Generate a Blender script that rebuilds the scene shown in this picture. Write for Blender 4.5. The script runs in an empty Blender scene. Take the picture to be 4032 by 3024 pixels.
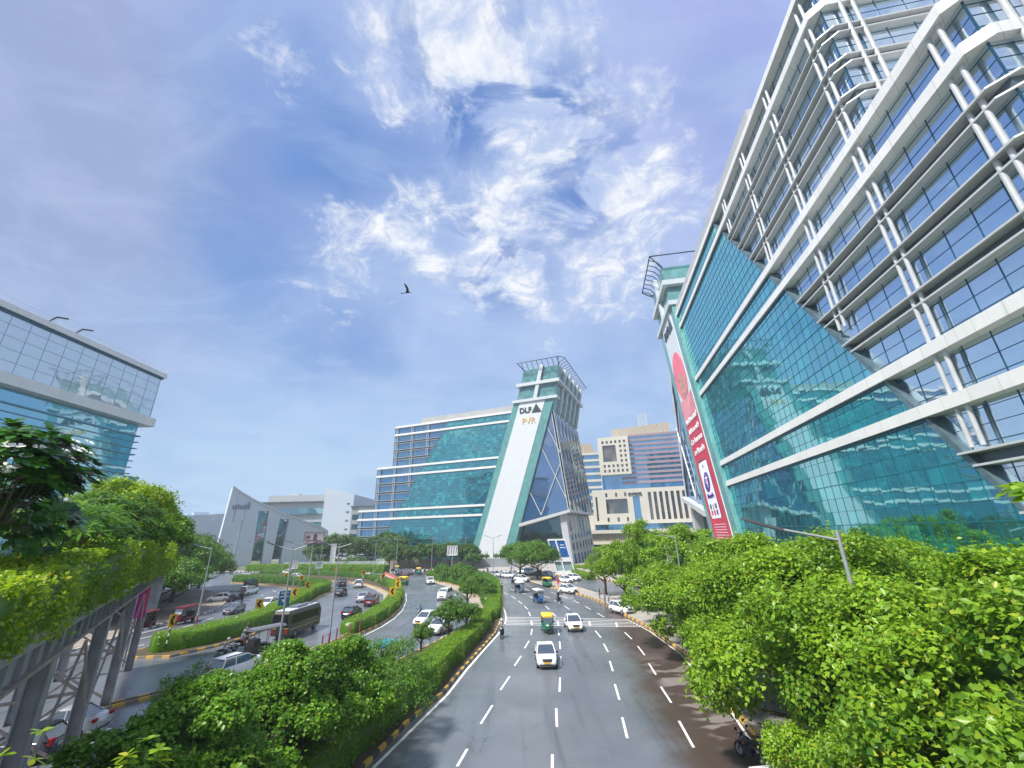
import bpy, bmesh, math, random
import numpy as np
from mathutils import Vector, Matrix
from mathutils.geometry import tessellate_polygon
R = math.radians
random.seed(7); RNG = np.random.default_rng(7)
SC = bpy.context.scene
COL = SC.collection
# ---------------------------------------------------------------- camera model (calibrated)
F_PX, PITCH, ROLL, EYE = 1620.24, .3491595, -.0247347, 11.0
_f = np.array([0, math.cos(PITCH), math.sin(PITCH)])
_u0 = np.array([0, -math.sin(PITCH), math.cos(PITCH)]); _r0 = np.array([1., 0, 0])
_rt = _r0*math.cos(ROLL)+_u0*math.sin(ROLL); _up = -_r0*math.sin(ROLL)+_u0*math.cos(ROLL)
def ray(u, v): return _rt*(u-2016)/F_PX+_up*(1512-v)/F_PX+_f
def G(u, v, z=0.):                      # measured point at height z
    q = ray(u, v); p = q*(z-EYE)/q[2]; return (float(p[0]), float(p[1]))
def AT(u, v, dist):                     # measured point at a horizontal distance
    q = ray(u, v); q = q*dist/math.hypot(q[0], q[1]); return (float(q[0]), float(q[1]), float(q[2]+EYE))
cam = bpy.data.cameras.new('camera'); camo = bpy.data.objects.new('camera', cam); COL.objects.link(camo)
M = Matrix(((_rt[0], _up[0], -_f[0], 0), (_rt[1], _up[1], -_f[1], 0), (_rt[2], _up[2], -_f[2], EYE), (0, 0, 0, 1)))
camo.matrix_world = M
cam.sensor_width = 36; cam.lens = F_PX/4032*36; cam.clip_start = .1; cam.clip_end = 4000
SC.camera = camo
# ---------------------------------------------------------------- tagging
def tag(o, label=None, cat=None, group=None, kind=None):
    if label: o['label'] = label
    if cat: o['category'] = cat
    if group: o['group'] = group
    if kind: o['kind'] = kind
    return o
def empty(name, loc=(0, 0, 0), rz=0., label=None, cat=None, group=None, scale=1.):
    o = bpy.data.objects.new(name, None); COL.objects.link(o)
    o.location = loc; o.rotation_euler = (0, 0, rz); o.scale = (scale,)*3
    o.empty_display_size = .2
    return tag(o, label, cat, group)
def kids(o): return [c for c in ALLCH.get(o.name, [])]
ALLCH = {}
def parent(c, p):
    c.parent = p; ALLCH.setdefault(p.name, []).append(c)
def copy_tree(o, par=None, mats=None):
    c = o.copy(); COL.objects.link(c)
    if par is not None: parent(c, par)
    if mats and c.data is not None:
        old = [s.material for s in c.material_slots]
        if any(m in mats for m in old if m):
            key = (o.data.name, tuple((k.name, v.name) for k, v in mats.items()))
            if key not in MESHV:
                d = o.data.copy()
                for i, m in enumerate(old):
                    if m in mats: d.materials[i] = mats[m]
                MESHV[key] = d
            c.data = MESHV[key]
    for ch in kids(o): copy_tree(ch, c, mats)
    return c
MESHV = {}
# ---------------------------------------------------------------- mesh builder
class MB:
    def __init__(s): s.v = []; s.f = []; s.m = []; s.sm = []
    def add(s, vs, fs, m=0, smooth=False):
        b = len(s.v); s.v += [tuple(map(float, p)) for p in vs]
        for f in fs: s.f.append([b+i for i in f]); s.m.append(m); s.sm.append(smooth)
        return s
    def box(s, x0, x1, y0, y1, z0, z1, m=0):
        if x0 > x1: x0, x1 = x1, x0
        if y0 > y1: y0, y1 = y1, y0
        if z0 > z1: z0, z1 = z1, z0
        return s.add([(x0,y0,z0),(x1,y0,z0),(x1,y1,z0),(x0,y1,z0),(x0,y0,z1),(x1,y0,z1),(x1,y1,z1),(x0,y1,z1)],
            [(0,3,2,1),(4,5,6,7),(0,1,5,4),(1,2,6,5),(2,3,7,6),(3,0,4,7)], m)
    def hull8(s, a, b, m=0):             # two quads (bottom, top) joined
        return s.add(list(a)+list(b), [(0,3,2,1),(4,5,6,7),(0,1,5,4),(1,2,6,5),(2,3,7,6),(3,0,4,7)], m)
    def tube(s, p, q, r, r2=None, n=8, m=0, caps=True):
        p = Vector(p); q = Vector(q); r2 = r if r2 is None else r2
        d = (q-p); 
        if d.length < 1e-6: return s
        d.normalize(); a = d.orthogonal().normalized(); b = d.cross(a)
        vs = []
        for c, rr in ((p, r), (q, r2)):
            for i in range(n):
                t = 2*math.pi*i/n; vs.append(c+a*math.cos(t)*rr+b*math.sin(t)*rr)
        fs = [(i, (i+1) % n, n+(i+1) % n, n+i) for i in range(n)]
        s.add(vs, fs, m, n > 4)
        if caps: s.add(vs, [tuple(range(n))[::-1], tuple(range(n, 2*n))], m)
        return s
    def bar(s, p, q, w, h, m=0, up=(0, 0, 1)):   # rectangular bar centred on p-q
        p = Vector(p); q = Vector(q); d = (q-p).normalized(); up = Vector(up)
        a = d.cross(up); a = a.normalized() if a.length > 1e-4 else Vector((1, 0, 0)); b = a.cross(d).normalized()
        vs = []
        for c in (p, q): vs += [c-a*w/2-b*h/2, c+a*w/2-b*h/2, c+a*w/2+b*h/2, c-a*w/2+b*h/2]
        return s.add(vs, [(0,1,2,3),(7,6,5,4),(0,4,5,1),(1,5,6,2),(2,6,7,3),(3,7,4,0)], m)
    def poly(s, pts, z, m=0): return s.add([(x, y, z) for x, y in pts], [tuple(range(len(pts)))], m)
    def prism(s, pts, z0, z1, m=0):      # polygon in xy extruded in z
        n = len(pts); 
        a = sum(pts[i][0]*pts[(i+1) % n][1]-pts[(i+1) % n][0]*pts[i][1] for i in range(n))
        if a < 0: pts = pts[::-1]
        s.add([(x, y, z0) for x, y in pts]+[(x, y, z1) for x, y in pts],
              [tuple(range(n))[::-1], tuple(range(n, 2*n))]+[(i, (i+1) % n, n+(i+1) % n, n+i) for i in range(n)], m); return s
    def slab(s, pts, y0, y1, m=0):       # polygon in xz extruded along y
        n = len(pts); a = sum(pts[i][0]*pts[(i+1) % n][1]-pts[(i+1) % n][0]*pts[i][1] for i in range(n))
        if a < 0: pts = pts[::-1]
        s.add([(x, y0, z) for x, z in pts]+[(x, y1, z) for x, z in pts],
              [tuple(range(n)), tuple(range(n, 2*n))[::-1]]+[((i+1) % n, i, n+i, n+(i+1) % n) for i in range(n)], m); return s
    def loft(s, secs, m=0, smooth=True, cap=True):
        n = len(secs[0]); vs = [p for c in secs for p in c]
        fs = [(k*n+i, k*n+(i+1) % n, (k+1)*n+(i+1) % n, (k+1)*n+i) for k in range(len(secs)-1) for i in range(n)]
        s.add(vs, fs, m, smooth)
        if cap: s.add(vs, [tuple(range(n))[::-1], tuple(range((len(secs)-1)*n, len(secs)*n))], m)
        return s
    def ball(s, c, rx, ry, rz, m=0, n=8, k=6):
        secs = []
        for j in range(k+1):
            t = math.pi*j/k-math.pi/2; z = math.sin(t); r = max(math.cos(t), .02)
            secs.append([(c[0]+rx*r*math.cos(2*math.pi*i/n), c[1]+ry*r*math.sin(2*math.pi*i/n), c[2]+rz*z) for i in range(n)])
        return s.loft(secs, m)
    def wheel(s, c, r, w, m=0, mr=None, n=16):   # axle along x
        p = (c[0]-w/2, c[1], c[2]); q = (c[0]+w/2, c[1], c[2])
        s.tube(p, q, r, n=n, m=m)
        return s
    def build(s, name, mats, par=None, loc=None):
        me = bpy.data.meshes.new(name); me.from_pydata(s.v, [], s.f)
        for m in (mats if isinstance(mats, (list, tuple)) else [mats]): me.materials.append(m)
        me.polygons.foreach_set('material_index', s.m); me.polygons.foreach_set('use_smooth', s.sm)
        me.update()
        o = bpy.data.objects.new(name, me); COL.objects.link(o)
        if par is not None: parent(o, par)
        if loc: o.location = loc
        return o
def raw_mesh(name, co, faces4, mats, col=None):
    """numpy quads/tris mesh"""
    me = bpy.data.meshes.new(name); nv = len(co); k = faces4.shape[1]; nf = len(faces4)
    me.vertices.add(nv); me.vertices.foreach_set('co', co.astype(np.float32).ravel())
    me.loops.add(nf*k); me.loops.foreach_set('vertex_index', faces4.astype(np.int32).ravel())
    me.polygons.add(nf); me.polygons.foreach_set('loop_start', np.arange(0, nf*k, k, dtype=np.int32))
    me.polygons.foreach_set('loop_total', np.full(nf, k, dtype=np.int32))
    if col is not None:
        a = me.color_attributes.new('tone', 'FLOAT_COLOR', 'POINT'); c4 = np.ones((nv, 4), np.float32); c4[:, :3] = col
        a.data.foreach_set('color', c4.ravel())
    for m in (mats if isinstance(mats, (list, tuple)) else [mats]): me.materials.append(m)
    me.update(calc_edges=True); me.validate()
    return me
# ---------------------------------------------------------------- materials
def srgb(r, g, b):
    f = lambda c: (c/255/12.92) if c/255 <= .04045 else ((c/255+.055)/1.055)**2.4
    return (f(r), f(g), f(b), 1)
class NT:
    def __init__(s, m): s.t = m.node_tree; s.n = s.t.nodes; s.l = s.t.links
    def new(s, typ, **k):
        n = s.n.new(typ)
        for a, b in k.items(): setattr(n, a, b)
        return n
    def link(s, a, b): s.l.new(a, b)
    def val(s, sock, v):
        if hasattr(v, 'is_linked') or isinstance(v, bpy.types.NodeSocket): s.l.new(v, sock)
        else: sock.default_value = v
    def math(s, op, a, b=None, c=None, clamp=False):
        n = s.new('ShaderNodeMath', operation=op, use_clamp=clamp); s.val(n.inputs[0], a)
        if b is not None: s.val(n.inputs[1], b)
        if c is not None: s.val(n.inputs[2], c)
        return n.outputs[0]
    def vmath(s, op, a, b=None, out=0):
        n = s.new('ShaderNodeVectorMath', operation=op); s.val(n.inputs[0], a)
        if b is not None: s.val(n.inputs[1], b)
        return n.outputs[out]
    def mix(s, fac, a, b, mode='MIX'):
        n = s.new('ShaderNodeMix', data_type='RGBA', blend_type=mode); s.val(n.inputs[0], fac); s.val(n.inputs[6], a); s.val(n.inputs[7], b)
        return n.outputs[2]
    def mapr(s, v, a, b, c=0., d=1., smooth=True):
        n = s.new('ShaderNodeMapRange'); n.interpolation_type = 'SMOOTHSTEP' if smooth else 'LINEAR'
        s.val(n.inputs[0], v); n.inputs[1].default_value = a; n.inputs[2].default_value = b; n.inputs[3].default_value = c; n.inputs[4].default_value = d
        return n.outputs[0]
    def noise(s, vec, scale, detail=4, rough=.5, dist=0., out=0):
        n = s.new('ShaderNodeTexNoise'); s.l.new(vec, n.inputs['Vector']); n.inputs['Scale'].default_value = scale
        n.inputs['Detail'].default_value = detail; n.inputs['Roughness'].default_value = rough; n.inputs['Distortion'].default_value = dist
        return n.outputs[out]
    def sep(s, v):
        n = s.new('ShaderNodeSeparateXYZ'); s.l.new(v, n.inputs[0]); return n.outputs
    def comb(s, x, y, z):
        n = s.new('ShaderNodeCombineXYZ')
        for i, q in enumerate((x, y, z)): s.val(n.inputs[i], q)
        return n.outputs[0]
    def coord(s, out='Object'): return s.new('ShaderNodeTexCoord').outputs[out]
def newmat(name):
    m = bpy.data.materials.new(name); m.use_nodes = True; nt = NT(m); p = nt.n['Principled BSDF']; return m, nt, p
MATS = {}
def pm(name, col, rough=.6, metal=0., var=.12, scale=3., spec=.5, coat=0., bump=0., emit=None):
    """plain procedural material with noise variation in tone"""
    if name in MATS: return MATS[name]
    m, nt, p = newmat(name)
    c = nt.coord(); n = nt.noise(c, scale, 5, .6)
    k = nt.mapr(n, .25, .75, 1-var, 1+var)
    v = nt.new('ShaderNodeHueSaturation'); v.inputs['Color'].default_value = col; nt.link(k, v.inputs['Value'])
    nt.link(v.outputs[0], p.inputs['Base Color'])
    nt.link(nt.mapr(n, .2, .8, max(rough-.07, .02), min(rough+.07, 1)), p.inputs['Roughness'])
    p.inputs['Metallic'].default_value = metal; p.inputs['Specular IOR Level'].default_value = spec
    if coat: p.inputs['Coat Weight'].default_value = coat; p.inputs['Coat Roughness'].default_value = .05
    if bump:
        b = nt.new('ShaderNodeBump'); b.inputs['Strength'].default_value = bump; b.inputs['Distance'].default_value = .05
        nt.link(nt.noise(c, scale*6, 4), b.inputs['Height']); nt.link(b.outputs[0], p.inputs['Normal'])
    if emit: p.inputs['Emission Color'].default_value = col; p.inputs['Emission Strength'].default_value = emit
    MATS[name] = m; return m
def panel_mat(name, col, col2, pw, ph, rough=.35, ux=(1, 0, 0), line=.03, var=.1, shear=0.):
    """cladding panels with joints, on Object coords (x along wall, z up); y used on side walls"""
    m, nt, p = newmat(name); x, y, z = nt.sep(nt.coord())
    h = nt.math('ADD', nt.math('ADD', x, y), nt.math('MULTIPLY', z, shear))
    a = nt.math('DIVIDE', h, pw); b = nt.math('DIVIDE', z, ph)
    fa = nt.math('FRACT', a); fb = nt.math('FRACT', b)
    la = nt.math('LESS_THAN', fa, line/pw); lb = nt.math('LESS_THAN', fb, line/ph)
    j = nt.math('MAXIMUM', la, lb)
    w = nt.new('ShaderNodeTexWhiteNoise', noise_dimensions='2D'); nt.link(nt.comb(nt.math('FLOOR', a), nt.math('FLOOR', b), 0.), w.inputs[0])
    c = nt.mix(w.outputs[0], col, tuple(x*(1-var) for x in col[:3])+(1,))
    n = nt.noise(nt.coord(), .35, 5, .65); c = nt.mix(nt.mapr(n, .45, .8, 0, .35), c, col2)
    stn = nt.noise(nt.vmath('MULTIPLY', nt.coord(), (3.5, 3.5, .16)), 1., 5, .7); c = nt.mix(nt.mapr(stn, .52, .78, 0, .30), c, tuple(q*.62 for q in col2[:3])+(1,))
    c = nt.mix(nt.math('MULTIPLY', j, .55), c, tuple(x*.35 for x in col[:3])+(1,))
    nt.link(c, p.inputs['Base Color']); p.inputs['Roughness'].default_value = rough
    MATS[name] = m; return m
def glass_mat(name, body, tint, refl, pw, ph, rough=.03, wob=.012, dark=(.01, .03, .04, 1), pdark=.18, blind=None, pblind=.3, lo=-5, hi=200, off=0.):
    """coated facade glass: reflection over per-pane interior tone; every pane is tilted a hair"""
    m, nt, p = newmat(name); co = nt.coord(); x, y, z = nt.sep(co)
    h = nt.math('ADD', nt.math('ADD', x, y), off)
    a = nt.math('FLOOR', nt.math('DIVIDE', h, pw)); b = nt.math('FLOOR', nt.math('DIVIDE', nt.math('ADD', z, .36), ph))
    cell = nt.comb(a, b, 0.)
    w = nt.new('ShaderNodeTexWhiteNoise', noise_dimensions='2D'); nt.link(cell, w.inputs[0])
    big = nt.noise(nt.vmath('MULTIPLY', cell, (.18, .5, 1)), 1., 2, .5)
    # darker see-through panes cluster low on the building where lights and blinds are open
    th = nt.mapr(z, lo, hi, pdark*2.2, pdark*.25, False)
    th = nt.math('MULTIPLY', th, nt.mapr(big, .35, .62, .2, 1.9))
    isd = nt.math('LESS_THAN', w.outputs[0], th)
    w2 = nt.new('ShaderNodeTexWhiteNoise', noise_dimensions='3D'); nt.link(nt.comb(a, b, 7.3), w2.inputs[0])
    bl = blind or tuple(min(1, c*1.7+.02) for c in body[:3])+(1,)
    c = nt.mix(nt.mapr(w2.outputs[0], 1-pblind, 1, 0, .8), body, bl)
    c = nt.mix(nt.math('MULTIPLY', isd, .85), c, dark)
    nt.link(c, p.inputs['Base Color']); p.inputs['Roughness'].default_value = .25; p.inputs['Specular IOR Level'].default_value = .3
    gl = nt.new('ShaderNodeBsdfGlossy'); gl.inputs['Color'].default_value = tint; gl.inputs['Roughness'].default_value = rough
    geo = nt.new('ShaderNodeNewGeometry')
    wc = nt.vmath('SUBTRACT', w2.outputs['Color'], (.5, .5, .5)); wc = nt.vmath('SCALE', wc); wc.node.inputs['Scale'].default_value = wob
    nz = nt.noise(co, .8, 2, .5, out=1); nz = nt.vmath('SUBTRACT', nz, (.5, .5, .5)); nz = nt.vmath('SCALE', nz); nz.node.inputs['Scale'].default_value = wob*1.2
    nn = nt.vmath('NORMALIZE', nt.vmath('ADD', nt.vmath('ADD', geo.outputs['Normal'], wc), nz)); nt.link(nn, gl.inputs['Normal'])
    fr = nt.new('ShaderNodeFresnel'); fr.inputs['IOR'].default_value = 1.5
    fac = nt.math('MULTIPLY_ADD', fr.outputs[0], 1-refl, refl, clamp=True)
    mx = nt.new('ShaderNodeMixShader'); nt.link(fac, mx.inputs[0]); nt.link(p.outputs[0], mx.inputs[1]); nt.link(gl.outputs[0], mx.inputs[2])
    nt.link(mx.outputs[0], nt.n['Material Output'].inputs[0]); MATS[name] = m; return m
def leaf_mat(name, lo, hi, yellow=None, trans=.3, gloss=.35):
    m, nt, p = newmat(name)
    at = nt.new('ShaderNodeAttribute'); at.attribute_name = 'tone'; r, g, b = nt.sep(at.outputs['Vector'])
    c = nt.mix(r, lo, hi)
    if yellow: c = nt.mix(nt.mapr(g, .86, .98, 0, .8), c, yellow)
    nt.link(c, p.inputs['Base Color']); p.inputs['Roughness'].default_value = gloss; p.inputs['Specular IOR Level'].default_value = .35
    tr = nt.new('ShaderNodeBsdfTranslucent'); nt.link(nt.mix(.5, c, hi), tr.inputs[0])
    mx = nt.new('ShaderNodeMixShader'); mx.inputs[0].default_value = trans; nt.link(p.outputs[0], mx.inputs[1]); nt.link(tr.outputs[0], mx.inputs[2])
    nt.link(mx.outputs[0], nt.n['Material Output'].inputs[0]); MATS[name] = m; return m
def text(name, body, mat, par, origin, xax, yax, height, extrude=.04, align='CENTER', bold=0.):
    cu = bpy.data.curves.new(name, 'FONT'); cu.body = body; cu.size = 1; cu.align_x = align; cu.extrude = extrude/height; cu.offset = bold
    o = bpy.data.objects.new(name, cu); COL.objects.link(o)
    dg = bpy.context.evaluated_depsgraph_get(); me = bpy.data.meshes.new_from_object(o.evaluated_get(dg))
    bpy.data.objects.remove(o); me.name = name; me.materials.clear(); me.materials.append(mat)
    X = Vector(xax); Y = Vector(yax); Z = X.cross(Y).normalized(); s = height/.72
    T = Matrix.Identity(4)
    for i in range(3): T[i][0] = X[i]*s; T[i][1] = Y[i]*s; T[i][2] = Z[i]*s; T[i][3] = origin[i]
    me.transform(T); o = bpy.data.objects.new(name, me); COL.objects.link(o)
    if par is not None: parent(o, par)
    return o
# ================================================================ WORLD, SUN
W = bpy.data.worlds.new('World'); SC.world = W; W.use_nodes = True
SUN_EL, SUN_AZ = 56., 236.       # azimuth from +Y clockwise: behind the viewer, a little left
def world():
    nt = NT(W); bg = nt.n['Background']; bg.inputs[1].default_value = .1
    sky = nt.new('ShaderNodeTexSky'); sky.sky_type = 'NISHITA'; sky.sun_disc = False
    sky.sun_elevation = R(SUN_EL); sky.sun_rotation = R(SUN_AZ); sky.air_density = 1.3; sky.dust_density = .8; sky.ozone_density = 3.
    d = nt.coord('Generated'); x, y, z = nt.sep(d)
    k = nt.math('DIVIDE', 1., nt.math('ADD', nt.math('MAXIMUM', z, 0.), .25))
    pl = nt.comb(nt.math('MULTIPLY', x, k), nt.math('MULTIPLY', y, k), 0.)
    wv = nt.noise(pl, 2.2, 5, .6, out=1); wv = nt.vmath('SUBTRACT', wv, (.5, .5, .5)); wv = nt.vmath('SCALE', wv); wv.node.inputs['Scale'].default_value = .22
    dw = nt.vmath('ADD', d, wv)          # warped direction: ragged cloud edges
    def blob(u, v, r0, r1, warp=True):
        q = ray(u*1.8228, v*1.8228); q = q/np.linalg.norm(q)
        dist = nt.vmath('DISTANCE', dw if warp else d, tuple(float(t) for t in q), out=1)
        return nt.mapr(dist, r0, r1, 1, 0)
    def mul(a, b): return nt.math('MULTIPLY', a, b)
    def mx(*a):
        o = a[0]
        for b in a[1:]: o = nt.math('MAXIMUM', o, b)
        return o
    base = nt.mix(1., sky.outputs[0], (.62, .66, .86, 1), 'MULTIPLY')
    blue = nt.mix(nt.mapr(z, .1, .75), (1.15, 2.2, 4.1, 1), (.74, 1.62, 3.8, 1))
    base = nt.mix(.75, base, blue)
    nb = nt.noise(pl, 1.5, 8, .58, .6); nf = nt.noise(pl, 5., 8, .62, .4)
    opening = mx(blob(700, 300, .05, .36), blob(860, 370, .03, .30), blob(620, 540, .0, .28), mul(blob(740, 730, .0, .22), .9), mul(blob(1000, 330, 0, .2), .9), mul(blob(500, 420, 0, .2), .7), mul(blob(1500, 250, 0, .16), .35))
    veil = nt.math('SUBTRACT', nt.mapr(nb, .3, .6, .70, 1.1), mul(opening, .88), clamp=True)
    vc = nt.mix(nt.mapr(z, 0, .45), (2.75, 4.05, 5.35, 1), (2.1, 2.95, 4.75, 1))
    vc = nt.mix(mul(mx(blob(480, 120, .1, .45), blob(760, 90, .1, .35)), .75), vc, (2.5, 2.8, 4.9, 1))
    vc = nt.mix(mul(blob(1640, 80, .1, .6), .8), vc, (2.25, 2.5, 4.7, 1))
    vc = nt.mix(mul(mx(blob(130, 260, .15, .48), blob(330, 160, .0, .28), mul(blob(120, 560, .1, .4), .7)), .85), vc, (1.8, 2.25, 3.6, 1))
    vc = nt.mix(nt.mapr(nf, .42, .72, 0, .3), vc, (3.2, 3.7, 5.3, 1))
    vc = nt.mix(nt.mapr(nb, .55, .3, 0, .35), vc, (1.9, 2.9, 4.5, 1))
    c = nt.mix(veil, base, vc)
    c = nt.mix(mul(nt.mapr(nt.noise(nt.vmath('MULTIPLY', pl, (1, 2.2, 1)), 2.8, 9, .66, .8), .46, .72), .38), c, (2.7, 3.5, 5.0, 1))
    n1 = nt.noise(pl, 4.2, 12, .64, .7); n2 = nt.noise(nt.vmath('ADD', pl, (3.1, 1.7, 0)), 10., 10, .68, .6)
    nn = nt.math('ADD', mul(n1, .6), mul(n2, .4))
    band = mx(blob(900, 20, .04, .30), blob(1060, 60, .04, .32), blob(1150, 150, .04, .30), blob(1240, 290, .04, .28), blob(1310, 410, .02, .24), blob(1110, 490, .06, .34), blob(1290, 580, .04, .24), mul(blob(1180, 620, 0, .25), .8),
              mul(blob(900, 500, 0, .26), .85), mul(blob(620, 110, 0, .25), .45), mul(blob(1330, 500, 0, .2), .9), mul(blob(760, 590, 0, .28), .6), mul(blob(1440, 520, 0, .18), .85), mul(blob(900, 240, 0, .2), .55), mul(blob(1400, 170, 0, .12), .7),
              mul(nt.mapr(y, .25, -.1), nt.mapr(z, .05, .25, 0, .9)))  # clouds added behind the viewer, out of view, to brighten the glass reflections
    c = nt.mix(mul(band, .55), c, (2.9, 3.5, 5.0, 1))
    thr = nt.math('SUBTRACT', .615, mul(band, .235))
    cl = mul(nt.math('MULTIPLY', nt.math('SUBTRACT', nn, thr), 7., clamp=True), nt.mapr(band, .02, .3))
    wc = nt.mix(nt.mapr(nt.math('ADD', mul(nn, .55), mul(n2, .45)), .43, .63), (2.9, 3.5, 4.9, 1), (5.4, 5.5, 5.7, 1))
    c = nt.mix(cl, c, wc)
    n3 = nt.noise(pl, 4.5, 9, .64, .7)
    crack = mul(nt.mapr(n3, .52, .42), mx(blob(1020, 110, 0, .24), blob(1190, 260, .02, .2), blob(980, 230, 0, .16), mul(blob(1230, 440, 0, .16), .9), mul(blob(1080, 560, 0, .2), .8), mul(blob(1330, 300, 0, .12), .6)))
    c = nt.mix(mul(crack, .92), c, (.5, 1.25, 3.3, 1))
    nt.link(c, bg.inputs[0])
world()
sun = bpy.data.lights.new('sun', 'SUN'); sun.energy = 3.9; sun.angle = R(7); sun.color = (1, .95, .87)
so = bpy.data.objects.new('sun', sun); COL.objects.link(so)
az = R(SUN_AZ); dirv = Vector((math.sin(az)*math.cos(R(SUN_EL)), math.cos(az)*math.cos(R(SUN_EL)), math.sin(R(SUN_EL))))
so.rotation_euler = dirv.to_track_quat('Z', 'Y').to_euler(); so.location = (0, -20, 90)
SC.view_settings.view_transform = 'Standard'; SC.view_settings.look = 'None'; SC.view_settings.exposure = .85; SC.view_settings.gamma = 1
SC.render.engine = 'CYCLES'; SC.cycles.max_bounces = 5; SC.cycles.volume_bounces = 0; SC.cycles.transparent_max_bounces = 8
# ================================================================ MATERIALS
def asphalt():
    m, nt, p = newmat('asphalt'); c = nt.coord(); x, y, z = nt.sep(c)
    n = nt.noise(c, .12, 6, .6, .3); f = nt.noise(c, 28, 3, .7)
    col = nt.mix(nt.mapr(n, .3, .7), (.10, .112, .132, 1), (.150, .165, .190, 1))
    col = nt.mix(nt.mapr(f, .3, .75, 0, .35), col, (.15, .16, .18, 1))
    # tyre-polished lane streaks along the road
    st = nt.noise(nt.vmath('MULTIPLY', c, (1.1, .05, 1)), 1., 4, .6); col = nt.mix(nt.mapr(st, .5, .75, 0, .5), col, (.04, .043, .052, 1))
    cr = nt.new('ShaderNodeTexVoronoi'); cr.feature = 'DISTANCE_TO_EDGE'; cr.inputs['Scale'].default_value = .16; nt.link(nt.vmath('ADD', c, nt.vmath('SCALE', nt.noise(c, .7, 4, .6, out=1))), cr.inputs['Vector'])
    crk = nt.math('MULTIPLY', nt.mapr(cr.outputs['Distance'], .006, .0), nt.mapr(nt.noise(c, .06, 2), .48, .6)); col = nt.mix(nt.math('MULTIPLY', crk, .55), col, (.02, .02, .022, 1))
    oil = nt.mapr(nt.noise(nt.vmath('MULTIPLY', c, (.9, .35, 1)), .8, 4, .7), .62, .74, 0, .45); col = nt.mix(oil, col, (.045, .046, .052, 1))
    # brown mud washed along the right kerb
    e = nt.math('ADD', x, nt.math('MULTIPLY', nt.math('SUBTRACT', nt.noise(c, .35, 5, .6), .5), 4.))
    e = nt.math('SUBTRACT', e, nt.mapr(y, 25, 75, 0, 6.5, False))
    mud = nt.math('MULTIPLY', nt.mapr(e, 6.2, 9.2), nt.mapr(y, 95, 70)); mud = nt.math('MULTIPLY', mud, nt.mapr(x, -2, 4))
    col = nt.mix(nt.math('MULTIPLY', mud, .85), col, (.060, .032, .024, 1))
    dry = nt.math('MULTIPLY', nt.mapr(nt.noise(nt.vmath('MULTIPLY', c, (.5, 1, 1)), .55, 3, .5, .3), .5, .56), nt.math('MULTIPLY', nt.mapr(x, 10.2, 11.4), nt.mapr(y, 48, 38)))
    col = nt.mix(nt.math('MULTIPLY', dry, .8), col, (.22, .19, .18, 1))
    nt.link(col, p.inputs['Base Color'])
    wet = nt.mapr(nt.noise(c, .09, 4, .55), .35, .65, .22, .42); nt.link(nt.math('ADD', wet, nt.math('MULTIPLY', dry, .4)), p.inputs['Roughness'])
    p.inputs['Specular IOR Level'].default_value = .65
    b = nt.new('ShaderNodeBump'); b.inputs['Strength'].default_value = .25; b.inputs['Distance'].default_value = .01; nt.link(f, b.inputs['Height']); nt.link(b.outputs[0], p.inputs['Normal'])
    return m
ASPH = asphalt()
def dirt(name, a, b, sc=.5):
    m, nt, p = newmat(name); c = nt.coord(); n = nt.noise(c, sc, 8, .65, .2); f = nt.noise(c, 14, 3, .7)
    col = nt.mix(nt.mapr(n, .3, .7), a, b); col = nt.mix(nt.mapr(f, .4, .8, 0, .4), col, tuple(v*.55 for v in a[:3])+(1,))
    nt.link(col, p.inputs['Base Color']); p.inputs['Roughness'].default_value = .9; return m
GROUND = dirt('ground_soil', (.16, .15, .09, 1), (.09, .13, .05, 1), .05)
SAND = dirt('sand', (.42, .36, .30, 1), (.30, .25, .20, 1), .4)
PAVE = dirt('pavement_concrete', (.40, .37, .35, 1), (.30, .28, .26, 1), .7)
SOIL = dirt('planting_soil', (.10, .065, .04, 1), (.05, .05, .02, 1), .8)
WALKL = dirt('walk_dusty', (.33, .28, .24, 1), (.2, .165, .14, 1), .5)
def paint(name, col, wear=.5):
    m, nt, p = newmat(name); c = nt.coord(); n = nt.noise(c, 2.2, 7, .75)
    nt.link(nt.mix(nt.mapr(n, .52, .8, 0, wear), col, (.16, .16, .17, 1)), p.inputs['Base Color']); p.inputs['Roughness'].default_value = .5; return m
PW = paint('road_paint_white', (.78, .78, .76, 1)); KY = paint('kerb_yellow', (.62, .38, .07, 1), .8); KB = paint('kerb_black', (.07, .07, .075, 1), .3); KW = paint('kerb_white', (.62, .6, .56, 1), .7)
KB2 = paint('kerb_bare', (.22, .18, .15, 1), .5)
TEAL = glass_mat('teal_glass', (.001, .11, .13, 1), (.44, .88, .94, 1), .54, 1.43, 1.2667, pdark=.22, dark=(.002, .03, .05, 1), blind=(.008, .25, .27, 1), pblind=.4, lo=0, hi=42, wob=.010)
BLUEG = glass_mat('bay_glass', (.03, .09, .15, 1), (.78, .90, 1, 1), .72, 2.15, 1.2667, pdark=.2, dark=(.01, .02, .03, 1), blind=(.1, .16, .22, 1), wob=.008, lo=0, hi=50)
DARKG = glass_mat('dark_blue_glass', (.01, .03, .06, 1), (.45, .6, .85, 1), .5, 1.5, 1.9, pdark=.1, wob=.006)
PALEG = glass_mat('pale_screen_glass', (.06, .11, .13, 1), (.72, .84, .92, 1), .55, 3., 3., pdark=.05, wob=.004)
LOBBYG = glass_mat('lobby_glass', (.02, .04, .04, 1), (.4, .5, .5, 1), .3, 1.6, 3.5, pdark=.5, wob=.006, blind=(.2, .2, .12, 1))
TTILE = panel_mat('teal_cladding', (.13, .33, .33, 1), (.24, .42, .41, 1), 1.0, 1.9, .22, shear=0., var=.18)
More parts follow.
